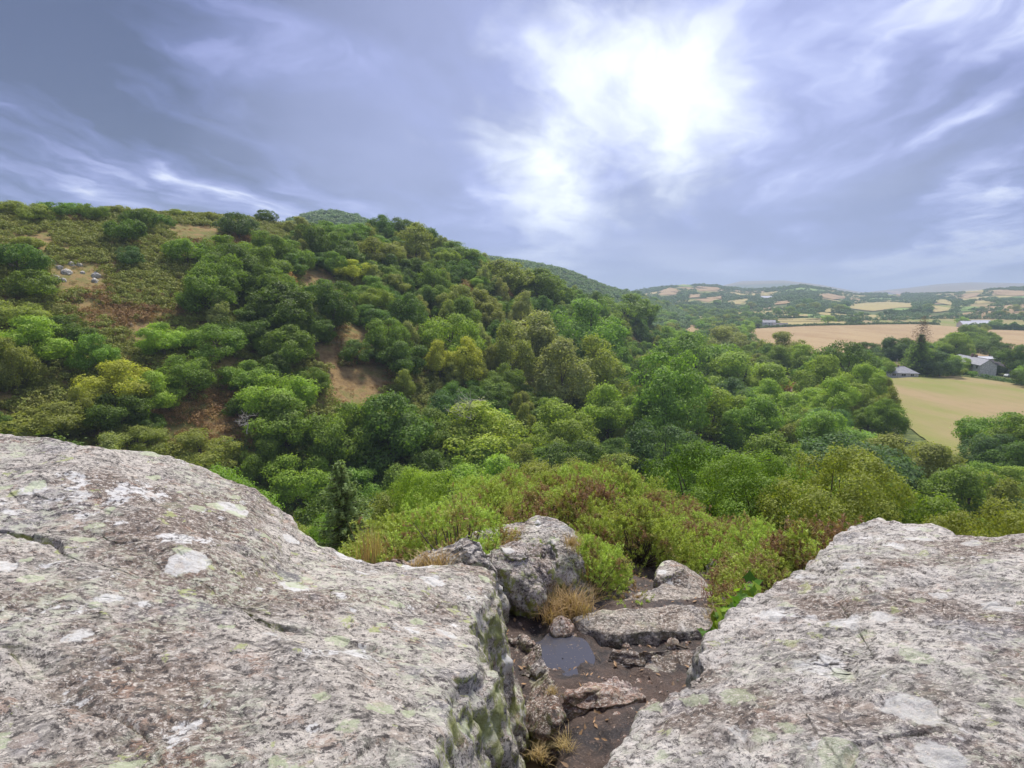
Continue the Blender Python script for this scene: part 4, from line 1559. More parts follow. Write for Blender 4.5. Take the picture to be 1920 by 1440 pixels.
# the pale slab, right
R_out = [at_z(*p_) for p_ in [(1118, 1470, -1.62), (1185, 1352, -1.66), (1285, 1268, -1.68), (1345, 1192, -1.70), (1425, 1112, -1.73), (1462, 1082, -1.75), (1515, 1060, -1.77), (1540, 1020, -1.77), (1566, 1000, -1.77),
                             (1648, 968, -1.76), (1705, 982, -1.72), (1795, 996, -1.66), (1850, 1002, -1.62), (1925, 996, -1.58), (2120, 1000, -1.5)]]
R_out += [np.array(q) for q in [(4.2, 2.2, -1.3), (3.6, 1.0, -1.2), (2.4, 0.3, -1.2), (1.2, 0.25, -1.3), (0.45, 0.5, -1.45), (0.25, 0.9, -1.56)]]
me = slab_mesh(R_out, at_z(1640, 1230, -1.47), 1.7, M['rock_pale'], n=950, rings=300, side=80, flare=0.12, amp=0.045, edge=0.03, seed=17, rag=0.07, facet=0.026,
               cracks=[([at_z(1700, 1100, -1.6), at_z(1800, 1140, -1.55), at_z(1930, 1180, -1.5)], 0.02, 0.03), ([at_z(1500, 1440, -1.4), at_z(1600, 1390, -1.42), at_z(1750, 1350, -1.4)], 0.02, 0.03)])
add('rock_slab', me, None, label='pale rough slab with streaky grain beside the ivy and the steps', category='rock')


def rock_px(name, label, px, zc_add, depth, mat, n=220, rings=50, side=34, **kw):
    o_ = [at_z(*p_) for p_ in px]
    c = np.mean(np.array(o_), 0)
    c[2] += zc_add
    me_ = slab_mesh(o_, c, depth, M[mat], n=n, rings=rings, side=side, **kw)
    return add(name, me_, None, label=label, category='rock')


rock_px('boulder', 'jagged pale-topped block with rusty flank behind the slab', [(762, 1050, -2.42), (800, 1028, -2.36), (840, 1018, -2.30), (868, 1006, -2.25), (905, 1010, -2.25), (925, 1040, -2.35), (934, 1068, -2.45), (890, 1078, -2.5), (800, 1078, -2.5)],
        0.10, 0.8, 'rock_pale', flare=0.05, amp=0.05, seed=41, rag=0.05, facet=0.05)
rock_px('boulder', 'low rusty lump at the left end of the jagged block', [(690, 1062, -2.45), (720, 1046, -2.40), (760, 1044, -2.38), (785, 1056, -2.42), (780, 1078, -2.5), (700, 1078, -2.5)],
        0.05, 0.6, 'rock_red', flare=0.06, amp=0.05, seed=43, rag=0.04, facet=0.05)
rock_px('boulder', 'blocky grey boulder with mossy underside between slab and gorse', [(908, 1040, -2.42), (932, 1024, -2.40), (985, 1016, -2.40), (1035, 1020, -2.43), (1050, 1046, -2.56), (1028, 1085, -2.66), (1005, 1120, -2.74), (965, 1085, -2.6), (925, 1062, -2.5)],
        0.05, 0.75, 'rock_moss', flare=-0.12, amp=0.05, seed=47, rag=0.04, facet=0.06, edge=0.08)
rock_px('boulder', 'upright mossy rock face hung with dry grass', [(1036, 1012, -2.50), (1066, 998, -2.48), (1092, 1016, -2.55), (1098, 1056, -2.68), (1068, 1072, -2.72), (1040, 1056, -2.62)],
        0.03, 0.8, 'rock_moss', flare=0.14, amp=0.05, seed=53, rag=0.04, facet=0.06)
rock_px('rock_outcrop', 'flat moss-capped outcrop reaching into the gorse', [(872, 1006, -2.66), (915, 988, -2.64), (960, 978, -2.62), (1005, 968, -2.60), (1048, 972, -2.62), (1072, 992, -2.66), (1086, 1016, -2.72), (1045, 1030, -2.76), (985, 1028, -2.76), (915, 1028, -2.76)],
        0.02, 0.8, 'rock', flare=0.1, amp=0.05, seed=59, rag=0.06, facet=0.04)
rock_px('stone_step', 'long grey stone step across the muddy path', [(1080, 1160, -2.97), (1120, 1146, -2.97), (1200, 1140, -2.97), (1290, 1140, -2.97), (1352, 1146, -2.97), (1362, 1178, -2.99), (1290, 1186, -3.0), (1200, 1190, -3.0), (1135, 1194, -3.01), (1098, 1180, -3.0)],
        0.02, 0.35, 'rock_path', flare=0.05, amp=0.035, seed=61, rag=0.05, facet=0.02)
rock_px('stone_step', 'short worn stone step below the long one', [(1128, 1218, -2.95), (1190, 1228, -2.95), (1250, 1218, -2.94), (1312, 1218, -2.94), (1322, 1240, -2.97), (1250, 1254, -2.99), (1190, 1252, -2.99), (1136, 1246, -2.99)],
        0.0, 0.3, 'rock_path', flare=0.05, amp=0.04, seed=67, rag=0.05, facet=0.03)
rock_px('rock_outcrop', 'flat bedrock plate above the long stone step', [(1150, 1128, -3.06), (1200, 1110, -3.08), (1250, 1092, -3.12), (1330, 1106, -3.12), (1356, 1140, -3.04), (1250, 1143, -3.0), (1170, 1141, -3.0)],
        0.03, 0.3, 'rock_path', flare=0.08, amp=0.04, seed=71, rag=0.06, facet=0.02)
rock_px('boulder', 'smooth slanting wedge of grey rock under the gorse', [(1222, 1088, -3.25), (1238, 1060, -3.22), (1256, 1048, -3.22), (1290, 1064, -3.3), (1325, 1096, -3.4), (1345, 1128, -3.42), (1310, 1136, -3.42), (1250, 1114, -3.38)],
        0.14, 0.5, 'rock', flare=0.05, amp=0.03, seed=73, rag=0.03, edge=0.1)
rock_px('boulder', 'small rounded boulder at the foot of the gorse', [(1318, 1062, -3.75), (1332, 1046, -3.7), (1350, 1050, -3.7), (1362, 1075, -3.8), (1340, 1085, -3.85), (1322, 1080, -3.82)],
        0.12, 0.5, 'rock', n=140, rings=34, side=24, flare=0.05, amp=0.04, seed=79, rag=0.04, edge=0.15)
rock_px('boulder', 'small pink wedge stone beside the puddle', [(1038, 1172, -2.92), (1050, 1158, -2.90), (1066, 1164, -2.90), (1064, 1182, -2.94), (1044, 1186, -2.95)],
        0.05, 0.15, 'rock_red', n=120, rings=30, side=20, flare=0.03, amp=0.025, seed=83, rag=0.02, facet=0.03)
rock_px('rock_outcrop', 'crumbling reddish bedrock lump in the muddy gully', [(1060, 1302, -2.80), (1090, 1276, -2.84), (1145, 1266, -2.85), (1190, 1288, -2.86), (1205, 1322, -2.89), (1160, 1345, -2.92), (1100, 1345, -2.92), (1062, 1332, -2.9)],
        0.07, 0.55, 'rock_red', flare=0.12, amp=0.06, seed=89, rag=0.06, facet=0.06)
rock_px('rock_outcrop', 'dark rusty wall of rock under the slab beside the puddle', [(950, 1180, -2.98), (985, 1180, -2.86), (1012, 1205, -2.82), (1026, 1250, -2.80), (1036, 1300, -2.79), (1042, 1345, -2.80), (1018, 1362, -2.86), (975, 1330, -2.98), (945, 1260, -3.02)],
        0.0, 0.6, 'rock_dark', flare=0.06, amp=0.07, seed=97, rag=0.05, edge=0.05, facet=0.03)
for i_, (u_, v_, z_, s_, mt_, lb_) in enumerate([(1172, 1187, -2.97, 0.05, 'rock_red', 'round pink pebble lying against the long stone step'), (1262, 1190, -2.98, 0.06, 'rock_red', 'pale pink stone beside the stick on the path'),
                                                (1230, 1292, -2.68, 0.08, 'rock_red', 'flat reddish stone at the edge of the pale slab'), (1210, 1300, -2.70, 0.05, 'rock_red', 'small stone chip in the mud of the gully'),
                                                (1330, 1195, -2.98, 0.05, 'rock', 'grey stone chip in dark soil under the slab edge')]):
    c_ = at_z(u_, v_, z_)
    c_[2] = float(path_z(np.array([c_[0]]), np.array([c_[1]]))[0]) + 0.25 * s_
    ring = [c_ + np.array([cos(a) * s_ * (0.8 + 0.4 * random.random()), sin(a) * s_ * (0.8 + 0.4 * random.random()), 0]) for a in np.linspace(0, 6.28, 9)[:-1]]
    add('stone', slab_mesh(ring, c_ + np.array([0, 0, s_ * 0.5]), s_ * 1.2, M[mt_], n=60, rings=16, side=12, flare=0.0, amp=s_ * 0.2, seed=100 + i_, rag=s_ * 0.15, edge=0.3), None, label=lb_, category='stone')

# pale boulders on the far hillside
for i_, (u_, v_, s_) in enumerate([(98, 496, .9), (112, 505, .7), (135, 498, .8), (150, 500, .7), (105, 522, .8), (125, 512, 1.1), (118, 528, .7), (180, 520, 1.0), (178, 528, .8), (90, 518, .6), (245, 610, .6), (155, 512, .5)]):
    c_ = hit(u_, v_)
    ring = [c_ + np.array([cos(a) * s_ * (0.7 + 0.5 * random.random()), sin(a) * s_ * (0.7 + 0.5 * random.random()), 0.3 * s_]) for a in np.linspace(0, 6.28, 8)[:-1]]
    add('boulder', slab_mesh(ring, c_ + np.array([0, 0, s_ * 0.8]), s_ * 0.9, M['rock_pale'], n=40, rings=12, side=8, flare=0.1, amp=s_ * 0.15, seed=130 + i_, rag=0.1, edge=0.2), None,
        label='pale boulder lying on the bare brown patch of the hillside', category='rock', group='pale boulders on the bare hillside patch')


# ------------------------------------------------------------------ muddy path in the gully
def build_path():
    m, k = new_mat('mud')
    tc = k.n('ShaderNodeTexCoord').outputs['Object']
    n1 = k.noise(tc, 2.5, 5, 0.6)
    n2 = k.noise(tc, 22, 6, 0.7)
    n3 = k.noise(tc, 90, 4, 0.7)
    c = k.mix(k.step(n1, 0.40, 0.60), (0.022, 0.016, 0.016), (0.075, 0.048, 0.037))
    c = k.mix(k.math('MULTIPLY', k.step(n2, 0.54, 0.66), 0.7), c, (0.15, 0.098, 0.072))
    c = k.mix(k.math('MULTIPLY', k.step(n3, 0.60, 0.68), 0.8), c, (0.33, 0.25, 0.20))
    c = k.mix(k.math('MULTIPLY', k.step(n3, 0.42, 0.34), 0.6), c, (0.025, 0.02, 0.02))
    nb = bump(k, n2, 1.0, 0.03)
    nb = bump(k, n3, 0.8, 0.008, nb)
    finish(k, principled(k, c, k.math('ADD', 0.22, k.math('MULTIPLY', n1, 0.8)), 0.5, nb))
    xs = np.arange(-1.6, 4.6, 0.032)
    ys = np.arange(0.5, 14.5, 0.032)
    ys = np.concatenate([np.arange(0.5, 6.0, 0.026), np.arange(6.0, 15, 0.06)])
    X, Y = np.meshgrid(xs, ys)
    Zz = path_z(X, Y)
    ed = np.minimum(np.minimum((X + 1.6) / 1.0, (4.6 - X) / 1.0), (15 - Y) / 2.0)
    Zz = Zz - 0.5 * np.clip(1 - ed, 0, 1) ** 2
    add('path', np_mesh('path', np.stack([X, Y, Zz], -1).reshape(-1, 3), grid_faces(len(ys), len(xs))[:, ::-1], True, None, m), kind='structure')
    # puddle
    mw, k = new_mat('puddle_water')
    tc = k.n('ShaderNodeTexCoord').outputs['Object']
    n1 = k.noise(tc, 60, 3, 0.6)
    c = k.mix(k.step(n1, 0.62, 0.70), (0.060, 0.060, 0.074), (0.22, 0.17, 0.12))
    finish(k, principled(k, c, 0.06, 0.6, bump(k, k.noise(tc, 9, 2), 0.05, 0.01)))
    c_ = at_z(1055, 1235, -2.975)
    a = np.linspace(0, 2 * pi, 97)[:-1]
    rows = []
    for k_ in np.linspace(0.02, 1, 10):
        rr = k_ * (1 + 0.06 * np.sin(2 * a + 1.0) + 0.05 * np.sin(5 * a) + 0.04 * np.sin(9 * a + 2))
        rows.append(np.column_stack([c_[0] + 0.25 * rr * np.cos(a), c_[1] + 0.42 * rr * np.sin(a), np.full(96, c_[2])]))
    add('puddle', np_mesh('puddle', np.concatenate(rows), grid_faces(10, 96, True), True, None, mw), kind='structure')


build_path()
# gravel and chips over the gully floor
def gravel():
    n = 4500
    x, y = RNG.uniform(-0.3, 2.6, n), RNG.uniform(1.6, 8.0, n)
    z = path_z(x, y)
    ms = []
    for j in range(3):
        ring = [np.array([cos(a) * (0.7 + 0.5 * random.random()), sin(a) * (0.7 + 0.5 * random.random()), 0]) * 0.02 for a in np.linspace(0, 6.28, 8)[:-1]]
        ms.append(slab_mesh(ring, np.array([0, 0, 0.010]), 0.02, M['rock_red' if j else 'rock'], n=14, rings=4, side=3, flare=0.0, amp=0.004, seed=170 + j, rag=0.003, edge=0.3))
    scatter('gravel', 'small stone chips strewn over the muddy path', 'gravel', np.column_stack([x, y, z]), 0.22 + 1.5 * RNG.random(n) ** 5, RNG.integers(0, 3, n), ms)


gravel()


def leaf_litter():
    n = 900
    x, y = RNG.uniform(-0.3, 2.4, n), RNG.uniform(1.6, 7.5, n)
    P = np.column_stack([x, y, path_z(x, y) + 0.008])
    N = unit(np.column_stack([RNG.normal(size=n) * 0.35, RNG.normal(size=n) * 0.35, np.ones(n)]))
    V, Fq, tt = leaf_cards(P, N, RNG.uniform(0.02, 0.07, n), RNG.random(n), RNG, 0.35)
    m_ = leaf_material('dead_leaves', (0.27, 0.17, 0.09), vary=0.6, transl=0.1)
    add('leaf_litter', np_mesh('leaf_litter', V, Fq, False, {'tint': ('FACE', tt)}, m_), None, label='dead leaves and straw bits littering the muddy path', category='leaf litter', kind='stuff')


leaf_litter()
# sticks on the path
for (a_, b_, r_, lb_) in [((1262, 1192), (1300, 1210), 0.012, 'dark stick lying below the long stone step'), ((1165, 1200), (1192, 1214), 0.008, 'thin twig on dark soil beside the short step'),
                         ((1090, 1200), (1130, 1235), 0.006, 'pale straw-thin twig running down to the puddle')]:
    p0, p1 = at_z(*a_, -2.97), at_z(*b_, -2.95)
    for q_ in (p0, p1):
        q_[2] = float(path_z(np.array([q_[0]]), np.array([q_[1]]))[0]) + r_ + 0.02
    mb = MB()
    t_ = np.linspace(0, 1, 6)[:, None]
    mb.tube(p0 + (p1 - p0) * t_ + np.random.default_rng(5).normal(size=(6, 3)) * 0.008, np.linspace(r_, r_ * 0.5, 6), 6)
    add('stick', mb.mesh('stick', M['bark'], True), None, label=lb_, category='stick')


# ------------------------------------------------------------------ gorse
def make_gorse(seed, R, h, nshoot, nsp, dryness):
    rng = np.random.default_rng(seed)
    # dome of tight round clumps
    ncl = 34
    Pc, Nc, _t, _C = crown_points(rng, (R, R, h), 0.0, ncl, R * 0.30, nshoot, 0.9, -0.05, inner=0.15)
    P = Pc
    P[:, 2] = np.abs(P[:, 2])
    dirs = unit(Nc * 0.8 + np.array([0, 0, 0.45]) + 0.25 * rng.normal(size=(nshoot, 3)))
    dn = fbm(P * 2.6 / R + seed * 3.1, 3, seed + 5)
    dry = np.clip((dn * 1.6 + dryness * 2 - 0.65 - 0.5 * (P[:, 2] / h - 0.45) + 0.3 * rng.normal(size=nshoot)), 0, 1)
    L = 0.11 * (0.7 + 0.6 * rng.random(nshoot))
    st = np.clip(0.5 + 0.4 * rng.normal(size=nshoot) * 0.5, 0, 1)
    # spines along each shoot
    idx = np.repeat(np.arange(nshoot), nsp)
    n = len(idx)
    t = rng.random(n)
    base = P[idx] + dirs[idx] * ((t - 0.45) * L[idx])[:, None]
    sd_ = unit(np.cross(dirs[idx], rng.normal(size=(n, 3))))
    sp = unit(dirs[idx] * 0.7 + sd_ * 0.9)
    ln = 0.042 * (0.7 + 0.6 * rng.random(n)) * (1.25 - 0.6 * t)
    wd = unit(np.cross(sp, rng.normal(size=(n, 3)))) * 0.0065
    V = np.stack([base - wd, base + wd, base + sp * ln[:, None]], 1).reshape(-1, 3)
    tint = np.clip(st[idx] * 0.5 + 0.5 * t + 0.15 * rng.random(n) - 0.05, 0, 1)
    me_f = np_mesh('spines', V, np.arange(3 * n).reshape(n, 3), False, {'tint': ('FACE', tint), 'dry': ('FACE', dry[idx])}, M['gorse'])
    mb = MB()
    for i in rng.choice(nshoot, 70, replace=False):
        mb.tube([rng.normal(size=3) * 0.05 * R * np.array([1, 1, 0]), P[i] * np.array([0.55, 0.55, 0.45]) + rng.normal(size=3) * 0.04, P[i] * 0.82], [0.014, 0.010, 0.004], 4)
    return dict(r=R, parts=[('stems', mb.mesh('stems', M['bark'], True)), ('spines', me_f)])


GORSE = {'green': [make_gorse(400 + i, 0.8, 0.85, 1500, 22, 0.14) for i in range(3)],
         'mixed': [make_gorse(410 + i, 0.8, 0.8, 1400, 22, 0.42) for i in range(2)],
         'brown': [make_gorse(420 + i, 0.75, 0.75, 1300, 22, 0.72) for i in range(2)]}
GLAB = {'green': 'bright green gorse bush', 'mixed': 'half-browned gorse bush', 'brown': 'withered brown gorse bush'}
G_MAIN = [(880, 962), (900, 900), (955, 870), (1010, 866), (1060, 880), (1120, 872), (1200, 890), (1250, 915), (1290, 945), (1340, 965), (1420, 995), (1425, 1020), (1400, 1055), (1330, 1040), (1290, 1050), (1245, 1040), (1215, 1080), (1180, 1112), (1120, 1105), (1095, 1060), (1080, 1000), (1050, 955), (980, 945)]
G_RIGHT = [(1440, 985), (1480, 955), (1540, 948), (1600, 962), (1660, 975), (1660, 1030), (1560, 1060), (1480, 1095), (1420, 1120), (1372, 1110), (1365, 1075), (1400, 1050), (1430, 1020)]
G_LEFT = [(690, 1010), (760, 985), (830, 970), (900, 965), (905, 1005), (850, 1020), (800, 1025), (740, 1045), (690, 1050)]
GP = []


def near_ground(x, y):
    return max(g1(x, y), float(path_z(np.array([x]), np.array([y]))[0]) if -0.6 < x < 3.6 else -99)


GMARK = [(*at_z(1280, 1090, -3.3)[:2], 1.3, ' beside the grey wedge rock'), (*at_z(1340, 1065, -3.8)[:2], 1.2, ' over the small boulder'), (*at_z(1075, 1040, -2.7)[:2], 1.3, ' against the mossy rock face'),
         (*at_z(980, 985, -2.6)[:2], 1.3, ' beside the flat outcrop'), (*at_z(1390, 1130, -3.0)[:2], 1.3, ' above the ivy'), (*at_z(1200, 1110, -3.1)[:2], 1.0, ' by the bedrock plate')]


def gnear(x, y):
    b_ = min((math.hypot(x - q[0], y - q[1]) / q[2], q[3]) for q in GMARK)
    if b_[0] < 1:
        return b_[1]
    return ' at its outer rim' if y > 13 else ' in its middle' if y > 9 else ''


def gorse_fill(n, poly, xr, yr, wts, sp, where, vhi):
    xa, ya = RNG.uniform(*xr, n), RNG.uniform(*yr, n)
    pz = np.where((xa > -0.6) & (xa < 3.6), path_z(xa, ya), -99.0)
    za = np.maximum(G(xa, ya), pz)
    for x, y, z in zip(xa.tolist(), ya.tolist(), za.tolist()):
        R = random.uniform(0.5, 0.98) * (0.75 + 0.03 * y)
        h = R * random.uniform(0.9, 1.25)
        ut, vt = proj(x, y, z + h * 0.95)
        ub, vb = proj(x, y, z + 0.1)
        um, vm = proj(x, y, z + h * 0.55)
        if not (in_poly(ut, vt + 2, poly) and in_poly(um, vm, poly)):
            continue
        wp = R / y * FPX * 0.8
        if any(in_poly(um + f_ * wp, vq, [(1140, 1140), (1200, 1092), (1228, 1052), (1255, 1042), (1330, 1062), (1362, 1110), (1345, 1200), (1090, 1210)]) for f_ in (-1, -0.5, 0, 0.5, 1) for vq in (vm, vb)):
            continue
        if any((x - q[0]) ** 2 + (y - q[1]) ** 2 < (sp * (R + q[2])) ** 2 for q in GP):
            continue
        kd = pick([(a, '', b) for a, b in wts(um, vm).items()])[0]
        pr_ = random.choice(GORSE[kd])
        s_ = R / pr_['r']
        e_ = thing('gorse_bush', f'{"low " if h < 0.62 else "tall " if h > 0.9 else ""}{GLAB[kd]} {where}{gnear(x, y)}'.replace('in the thicket beyond the mossy boulders over', 'in the thicket over').replace('in the thicket beyond the mossy boulders b', 'in the thicket b').replace('in the thicket beyond the mossy boulders a', 'in the thicket a'), 'bush', (x, y, z - 0.05), random.uniform(0, 6.28), (s_, s_, h / 0.85), f'{GLAB[kd]}es {where}')
        for pn_, m_ in pr_['parts']:
            add(pn_, m_, e_)
        GP.append((x, y, R))


def w_main(u, v):
    if u < 1010 and v < 930:
        return {'brown': 5, 'mixed': 1}
    if v > 1000 or (u < 1180 and v > 960):
        return {'brown': 6, 'mixed': 3, 'green': 0.8}
    return {'green': 4, 'mixed': 3, 'brown': 3}


gorse_fill(16000, G_MAIN, (-1.2, 6), (5.2, 17), w_main, 0.46, 'in the thicket beyond the mossy boulders', 0)
gorse_fill(9000, G_RIGHT, (2.0, 8), (4.6, 14), lambda u, v: {'green': 5, 'mixed': 3, 'brown': 1.2}, 0.40, 'behind the pale slab', 0)
gorse_fill(5000, G_LEFT, (-3.2, 0.3), (5.0, 11), lambda u, v: {'brown': 3, 'mixed': 3, 'green': 1.5}, 0.45, 'behind the jagged block', 0)
print('gorse', len(GP))


# ------------------------------------------------------------------ grass tufts, red bracken, ivy
def make_tuft(seed, n, h, spread, mat='grass', bw=0.0035, droop=0.5):
    rng = np.random.default_rng(seed)
    Vs, Fs, Ts = [], [], []
    c = 0
    for i in range(n):
        a = rng.random() * 6.28
        b = rng.normal(size=2) * spread * 0.3
        l = h * (0.5 + 0.6 * rng.random())
        lean = (0.15 + 0.6 * rng.random()) * droop
        d = np.array([cos(a), sin(a)])
        sdv = np.array([-d[1], d[0], 0]) * bw
        ts = np.linspace(0, 1, 6)
        p = np.column_stack([b[0] + d[0] * l * lean * ts ** 1.8 + d[0] * spread * .2 * ts, b[1] + d[1] * l * lean * ts ** 1.8 + d[1] * spread * .2 * ts, l * (ts - 0.45 * lean * ts ** 2.5)])
        w = (1.05 - ts)[:, None]
        Vs.append(np.concatenate([p - sdv * w, p + sdv * w]))
        for k_ in range(5):
            Fs.append([c + k_, c + 6 + k_, c + 7 + k_, c + k_ + 1])
        Ts += [float(rng.random())] * 5
        c += 12
    return np_mesh('blades', np.concatenate(Vs), Fs, False, {'tint': ('FACE', Ts)}, M[mat])


M['bracken'] = leaf_material('red_bracken', (0.25, 0.10, 0.055), vary=0.45, transl=0.3)
M['greengrass'] = leaf_material('green_grass', (0.22, 0.25, 0.06), vary=0.4, transl=0.35)
TU = {'tall': make_tuft(500, 70, 0.42, 0.16, droop=0.45, bw=0.003), 'mat': make_tuft(501, 190, 0.24, 0.22, droop=1.2), 'low': make_tuft(502, 120, 0.16, 0.2, droop=1.4),
      'red': make_tuft(503, 120, 0.32, 0.25, 'bracken', 0.004, 1.1), 'moss': make_tuft(504, 200, 0.16, 0.15, 'greengrass', 0.003, 1.5)}
TUL = [  # pixel, height z of its foot, kind, scale, label
    ((688, 1052), -2.45, 'tall', 1.0, 'tall straw-coloured grass tuft at the edge of the great slab'),
    ((705, 1040), -2.6, 'tall', 0.8, 'thin dry grass stalks beside the low rusty lump'),
    ((820, 1062), -2.42, 'low', 1.3, 'brown wiry tuft growing in front of the jagged block'),
    ((790, 1066), -2.45, 'low', 1.0, 'sparse brown tuft between rusty lump and jagged block'),
    ((1080, 1150), -3.0, 'mat', 1.2, 'straw-pale grass mat hanging above the long stone step'),
    ((1062, 1140), -2.95, 'mat', 1.1, 'dry grass mat under the upright mossy face'),
    ((1035, 1160), -2.95, 'mat', 1.0, 'drooping brown grass in the hollow above the puddle'),
    ((1100, 1120), -3.1, 'mat', 1.1, 'dead grass clump at the foot of the withered gorse'),
    ((1075, 1050), -2.68, 'tall', 0.7, 'bleached grass plume on the shoulder of the mossy rock face'),
    ((1072, 1022), -2.5, 'mat', 0.6, 'small straw tuft on top of the mossy rock face'),
    ((1090, 1080), -2.9, 'mat', 1.0, 'dry grass fringe down the side of the mossy rock face'),
    ((1058, 1060), -2.7, 'moss', 1.0, 'green-yellow grass hanging over the mossy face'),
    ((1000, 1100), -2.72, 'moss', 0.6, 'mossy green tuft on the underside of the blocky boulder'),
    ((1352, 1140), -3.1, 'red', 1.0, 'red dead bracken in the cleft beside the ivy'),
    ((1385, 1118), -3.2, 'red', 1.1, 'russet bracken stalks above the ivy'),
    ((1370, 1165), -3.0, 'mat', 0.8, 'pale dry grass spilling around the ivy'),
    ((1345, 1165), -3.0, 'mat', 0.7, 'straw wisps at the right end of the long stone step'),
    ((905, 985), -2.75, 'tall', 0.7, 'dry grass stalks at the left end of the flat outcrop'),
    ((955, 968), -2.62, 'tall', 0.6, 'thin arching grass behind the flat outcrop'),
    ((965, 1000), -2.66, 'low', 0.6, 'brown tuft in the seam of the flat outcrop'),
    ((1010, 1420), -2.9, 'low', 0.5, 'dead grass at the lip of the dark hollow under the slab'),
    ((1060, 1400), -2.84, 'low', 0.5, 'thin dead grass on the gully floor'),
    ((1035, 1300), -2.80, 'low', 0.35, 'dry tuft clinging to the narrow dark rib'),
]
for (u_, v_), z_, kd_, s_, lb_ in TUL:
    c_ = at_z(u_, v_, z_)
    add('grass_tuft' if kd_ != 'red' else 'bracken_clump', TU[kd_], None, tuple(c_), (0, 0, random.uniform(0, 6.28)), (s_, s_, s_), label=lb_, category='grass' if kd_ != 'red' else 'bracken')


def build_ivy():
    rng = np.random.default_rng(9)
    # a lobed ivy leaf, slightly cupped
    pr = [(0, -0.1), (0.45, -0.35), (0.62, 0.05), (0.95, 0.18), (0.5, 0.5), (0.28, 0.75), (0, 1.15)]
    out_ = pr + [(-x, y) for x, y in pr[-2:0:-1]]
    V = [(0, 0.2, 0.0)] + [(x, y, 0.12 * abs(x) + 0.05 * y * y) for x, y in out_]
    n = len(out_)
    me_ = np_mesh('leaf', np.array(V) * 0.04, [[0, 1 + i, 1 + (i + 1) % n] for i in range(n)], False, {'tint': ('FACE', [0.5] * n)}, M['leaf'])
    root = at_z(1350, 1190, -2.1)
    e_ = thing('ivy_plant', 'glossy green ivy climbing over the edge of the pale slab', 'ivy', tuple(root))
    mb = MB()
    for j in range(4):
        px_ = [(1355 + 8 * j, 1185), (1372 + 8 * j, 1160), (1392 + 8 * j, 1135), (1412 + 6 * j, 1108), (1425 + 4 * j, 1090)]
        pts = np.array([at_z(a - 20, b, -1.98 + 0.04 * j - 0.02 * i) for i, (a, b) in enumerate(px_)]) - root
        mb.tube(pts, 0.004, 4)
    add('stems', mb.mesh('stems', M['bark'], True), e_)
    for i in range(95):
        t = rng.random()
        u = 1330 + 85 * t + rng.normal() * 9
        v = 1190 - 95 * t + rng.normal() * 12
        p_ = at_z(u, v, -2.02 + 0.22 * rng.random()) - root
        o = add('leaf', me_, e_, tuple(p_), (rng.normal() * 0.6 + 0.5, rng.normal() * 0.6, rng.random() * 6.28), (1, 1, 1))
        f = 0.7 + 0.8 * rng.random()
        o.scale = (f, f, f)
        cc = np.array((0.10, 0.20, 0.03)) * (0.7 + 0.7 * rng.random()) + (np.array((0.12, 0.12, 0.0)) if rng.random() < 0.35 else 0)
        o.color = (*cc, 1)


build_ivy()


# ------------------------------------------------------------------ farm buildings
M['wall_stone'] = plain_material('rubble_stone_wall', (0.70, 0.66, 0.61), 0.9, 0.2, 1.6)
M['wall_white'] = plain_material('limewashed_wall', (0.66, 0.64, 0.62), 0.85, 0.08, 1.0)
M['slate'] = plain_material('slate_roof', (0.33, 0.33, 0.355), 0.6, 0.15, 1.2)
M['slate_dark'] = plain_material('dark_slate_roof', (0.11, 0.095, 0.10), 0.7, 0.15, 1.2)
M['sheet'] = plain_material('pale_sheet_roof', (0.56, 0.56, 0.60), 0.5, 0.08, 0.8)
M['white'] = plain_material('white_paint', (0.78, 0.78, 0.77), 0.5, 0.03, 2)
M['glass'] = plain_material('window_glass', (0.03, 0.035, 0.045), 0.08, 0.1, 2, spec=0.6)
M['door'] = plain_material('dark_door', (0.10, 0.06, 0.05), 0.6, 0.1, 2)
M['brick'] = plain_material('chimney_brick', (0.32, 0.20, 0.15), 0.9, 0.2, 4)


